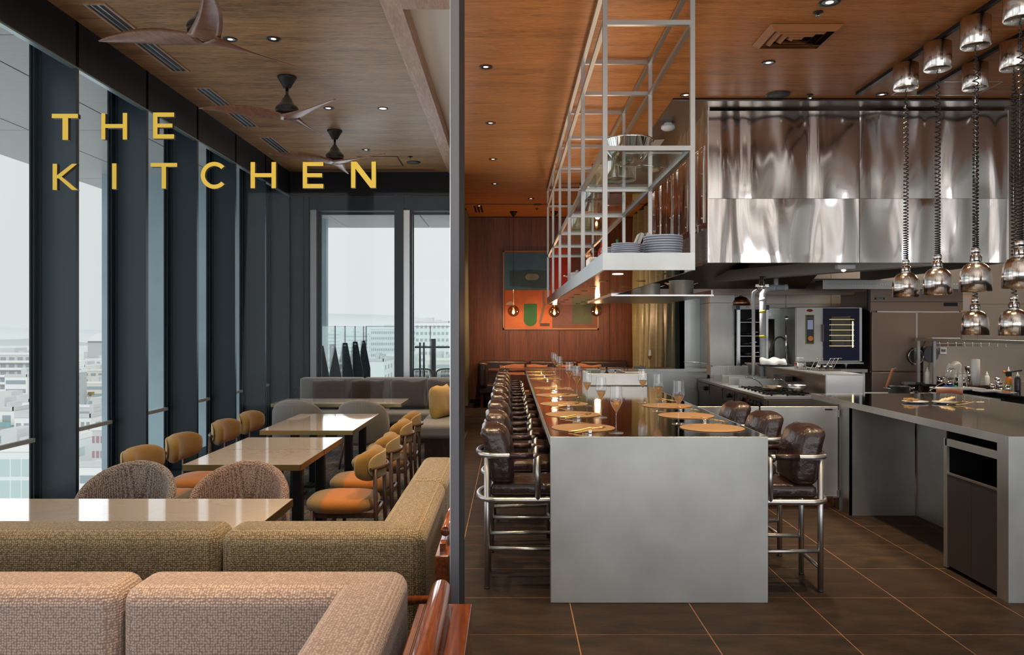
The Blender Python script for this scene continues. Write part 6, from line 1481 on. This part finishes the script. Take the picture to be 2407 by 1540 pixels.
field('colour_field', [(1241+0,644),(1260,644),(1264.5,646),(1267,651),(1264.5,656),(1260,658.5),(1241,658.5),(1236,656),(1235,651),(1237,646)], (.28,.32,.28), 3, lab='pale grey capsule')
field('colour_field', [(1187,771),(1298,771),(1298,682),(1187,682)], (.62,.17,.06), 1, lab='orange field')
field('colour_field', [(1293,700),(1340,700),(1345,600),(1293,600)], (.50,.035,.02), 2, lab='bright red field')
g_ = [(1231.5+0,714)]+[(1246.5-15.5*cos(a), 752+15*sin(a)) for a in [i*pi/12 for i in range(13)]]+[(1262.5,714)]
field('colour_field', g_, (.03,.17,.065), 3, lab='green arch')
field('colour_field', [(1189.5+10-10*cos(a), 717-8*sin(a)) for a in [i*pi/10 for i in range(11)]], (.62,.52,.42), 3, lab='cream half circle')
field('colour_field', [(1266,760),(1276,715),(1274,690),(1279,680),(1283,715),(1272,760)], (.24,.15,.13), 3, lab='thin mauve blade')
field('colour_field', [(1269,767),(1292,767),(1292,760),(1269,760)], (.10,.05,.06), 4, lab='small plum block')
field('colour_field', [(1298,767),(1345,767),(1352,688),(1300,688)], (.20,.09,.09), 3, lab='plum block')
field('colour_field', [(1343,760),(1390,762),(1402,715),(1348,714)], (.085,.11,.075), 4, lab='dark green block')
# pendant globes
def pendant(px, pz, lab, Y=17.1):
    x = (px-1199)*Y/1800; z = 1.75-(pz-771)*Y/1800
    t = Thing('pendant_lamp', lab, 'lamp', 'smoked glass globe pendants', at=(x,Y,ZC))
    t.add('canopy', B().lathe([(.09,0),(.08,-.02),(.025,-.10),(.008,-.14)], (x,Y,ZC), 18), M_black); t.add('cord', B().cyl((x,Y,ZC-.13),(x,Y,z+.5),.004,seg=6), M_black)
    t.add('stem', B().cyl((x,Y,z+.5),(x,Y,z+.12),.010,seg=8), M_tube)
    t.add('globe', B().lathe([(.128*sin(pi*i/16)+.0005, .128*cos(pi*i/16)) for i in range(17)], (x,Y,z), 28, cap=False), M_globe)
    t.add('socket', B().cyl((x,Y,z+.13),(x,Y,z+.03),.022,seg=12), M_brass); t.add('bulb', B().lathe([(.015,.03),(.03,.0),(.028,-.03),(.004,-.055)], (x,Y,z-.02), 14), M_bulb)
    light('POINT', 'pendant_glow', (x, Y-.2, z-.16), 22, (1,.6,.3), size=.05)
pendant(1207,731,'leftmost of the three smoked globe pendants'); pendant(1303,733,'middle smoked globe pendant in front of the painting'); pendant(1402,731,'rightmost smoked globe pendant at the painting edge')
# leather banquette
t = Thing('leather_banquette', 'long dark brown leather banquette along the wood wall', 'sofa', at=(.9,17.4,0))
xs = [-.72,.42,1.58,2.72]
for i in range(3): cushion_seg(t, 'back_cushion', xs[i]+.005, xs[i+1]-.005, 17.55, 17.85, .42, 1.0, M_leatherb, .08)
cushion_seg(t, 'back_cushion', -.72, -.5, 16.7, 17.6, .42, 1.0, M_leatherb, .08)
t.add('seat', B().rbox((1.0,17.2,.39),(1.72,.38,.11),.05), M_leatherb)
for x in (-.62,2.6): t.add('leg', B().box(x-.03,x+.03,16.86,16.92,0,.29), M_redwood)
for k, (px, w_, lab) in enumerate(((1205,.28,'leftmost terracotta pillow on the leather banquette'),(1262,.24,'low terracotta pillow left of the glasses'),(1330,.20,'terracotta pillow mostly hidden behind the glasses'),(1386,.27,'rightmost terracotta pillow on the leather banquette'))):
    throw_pillow(((px-1199)*17.2/1800,17.3,.74), w_, .20, .16, radians(-20), M_terracotta, 'throw_pillow', lab, 'terracotta pillows', seed=20+k, roll=radians((k*7)%12-5))
# two small tables with chairs between banquette and counter
for k, (x, lab) in enumerate(((-.05,'small wooden table left of the polished table end'),)):
    t = Thing('bistro_table', lab, 'table', at=(x,15.6,0)); t.add('table_top', B().rbox((x,15.6,.99-.1),(.4,.38,.02),.008,2), M_redwood); t.add('column_leg', B().cyl((x,15.6,0),(x,15.6,.87),.035,seg=12), M_black); t.add('foot_plate', B().lathe([(.22,0),(.22,.012),(.03,.03)], (x,15.6,0), 20), M_black)
folded(-.12,15.45,.91,'folded napkin with gold button on the small wooden table')
t = Thing('tan_chair', 'orange tan leather chair behind the row of left stools', 'chair', at=(.18,14.9,0))
t.add('backrest', B().rbox((.16,14.75,.72),(.24,.035,.14),.03,3,lambda p: (p.x,p.y+1.0*p.x*p.x,p.z)), M_tan); t.add('seat', B().rbox((.16,15.0,.48),(.24,.23,.04),.03), M_tan)
for sx in (-1,1):
    t.add('leg', B().cyl((.16+sx*.22,14.8,.86 if False else .8),(.16+sx*.22,14.78,0),.014), M_redwood); t.add('leg', B().cyl((.16+sx*.21,15.2,.46),(.16+sx*.22,15.22,0),.014), M_redwood)

# lamps on the dining side
for (x, y, e) in ((-.1,4.6,70),(-.25,7.6,70),(-.2,10.6,60),(2.5,4.8,90),(2.55,6.9,80),(3.9,5.9,70),(2.6,8.5,50),(1.0,6.5,50),(1.0,11,60),(3.7,7.6,50),(1.0,16.2,40),(-.3,16.4,40),(2.2,15.6,40)):
    light('SPOT', 'downlight_beam', (x, y, 4.28), e*5, WARM, (0,0,0), .05, None, 1.3, .8)
for i in range(9):
    y = RY0+.42+i*.93
    light('SPOT', 'tray_lamp_beam', (1.03, y, 2.16), 14, WARM2, (0,0,0), .04, None, 2.3, .9)
for x, y in ((3.6,10.2),(3.6,11.6),(5.0,10.8),(6.8,10.6)): light('SPOT', 'hood_task_lamp', (x, y, 2.42), 55, (1,.93,.82), (0,0,0), .1, None, 2.2, .6)
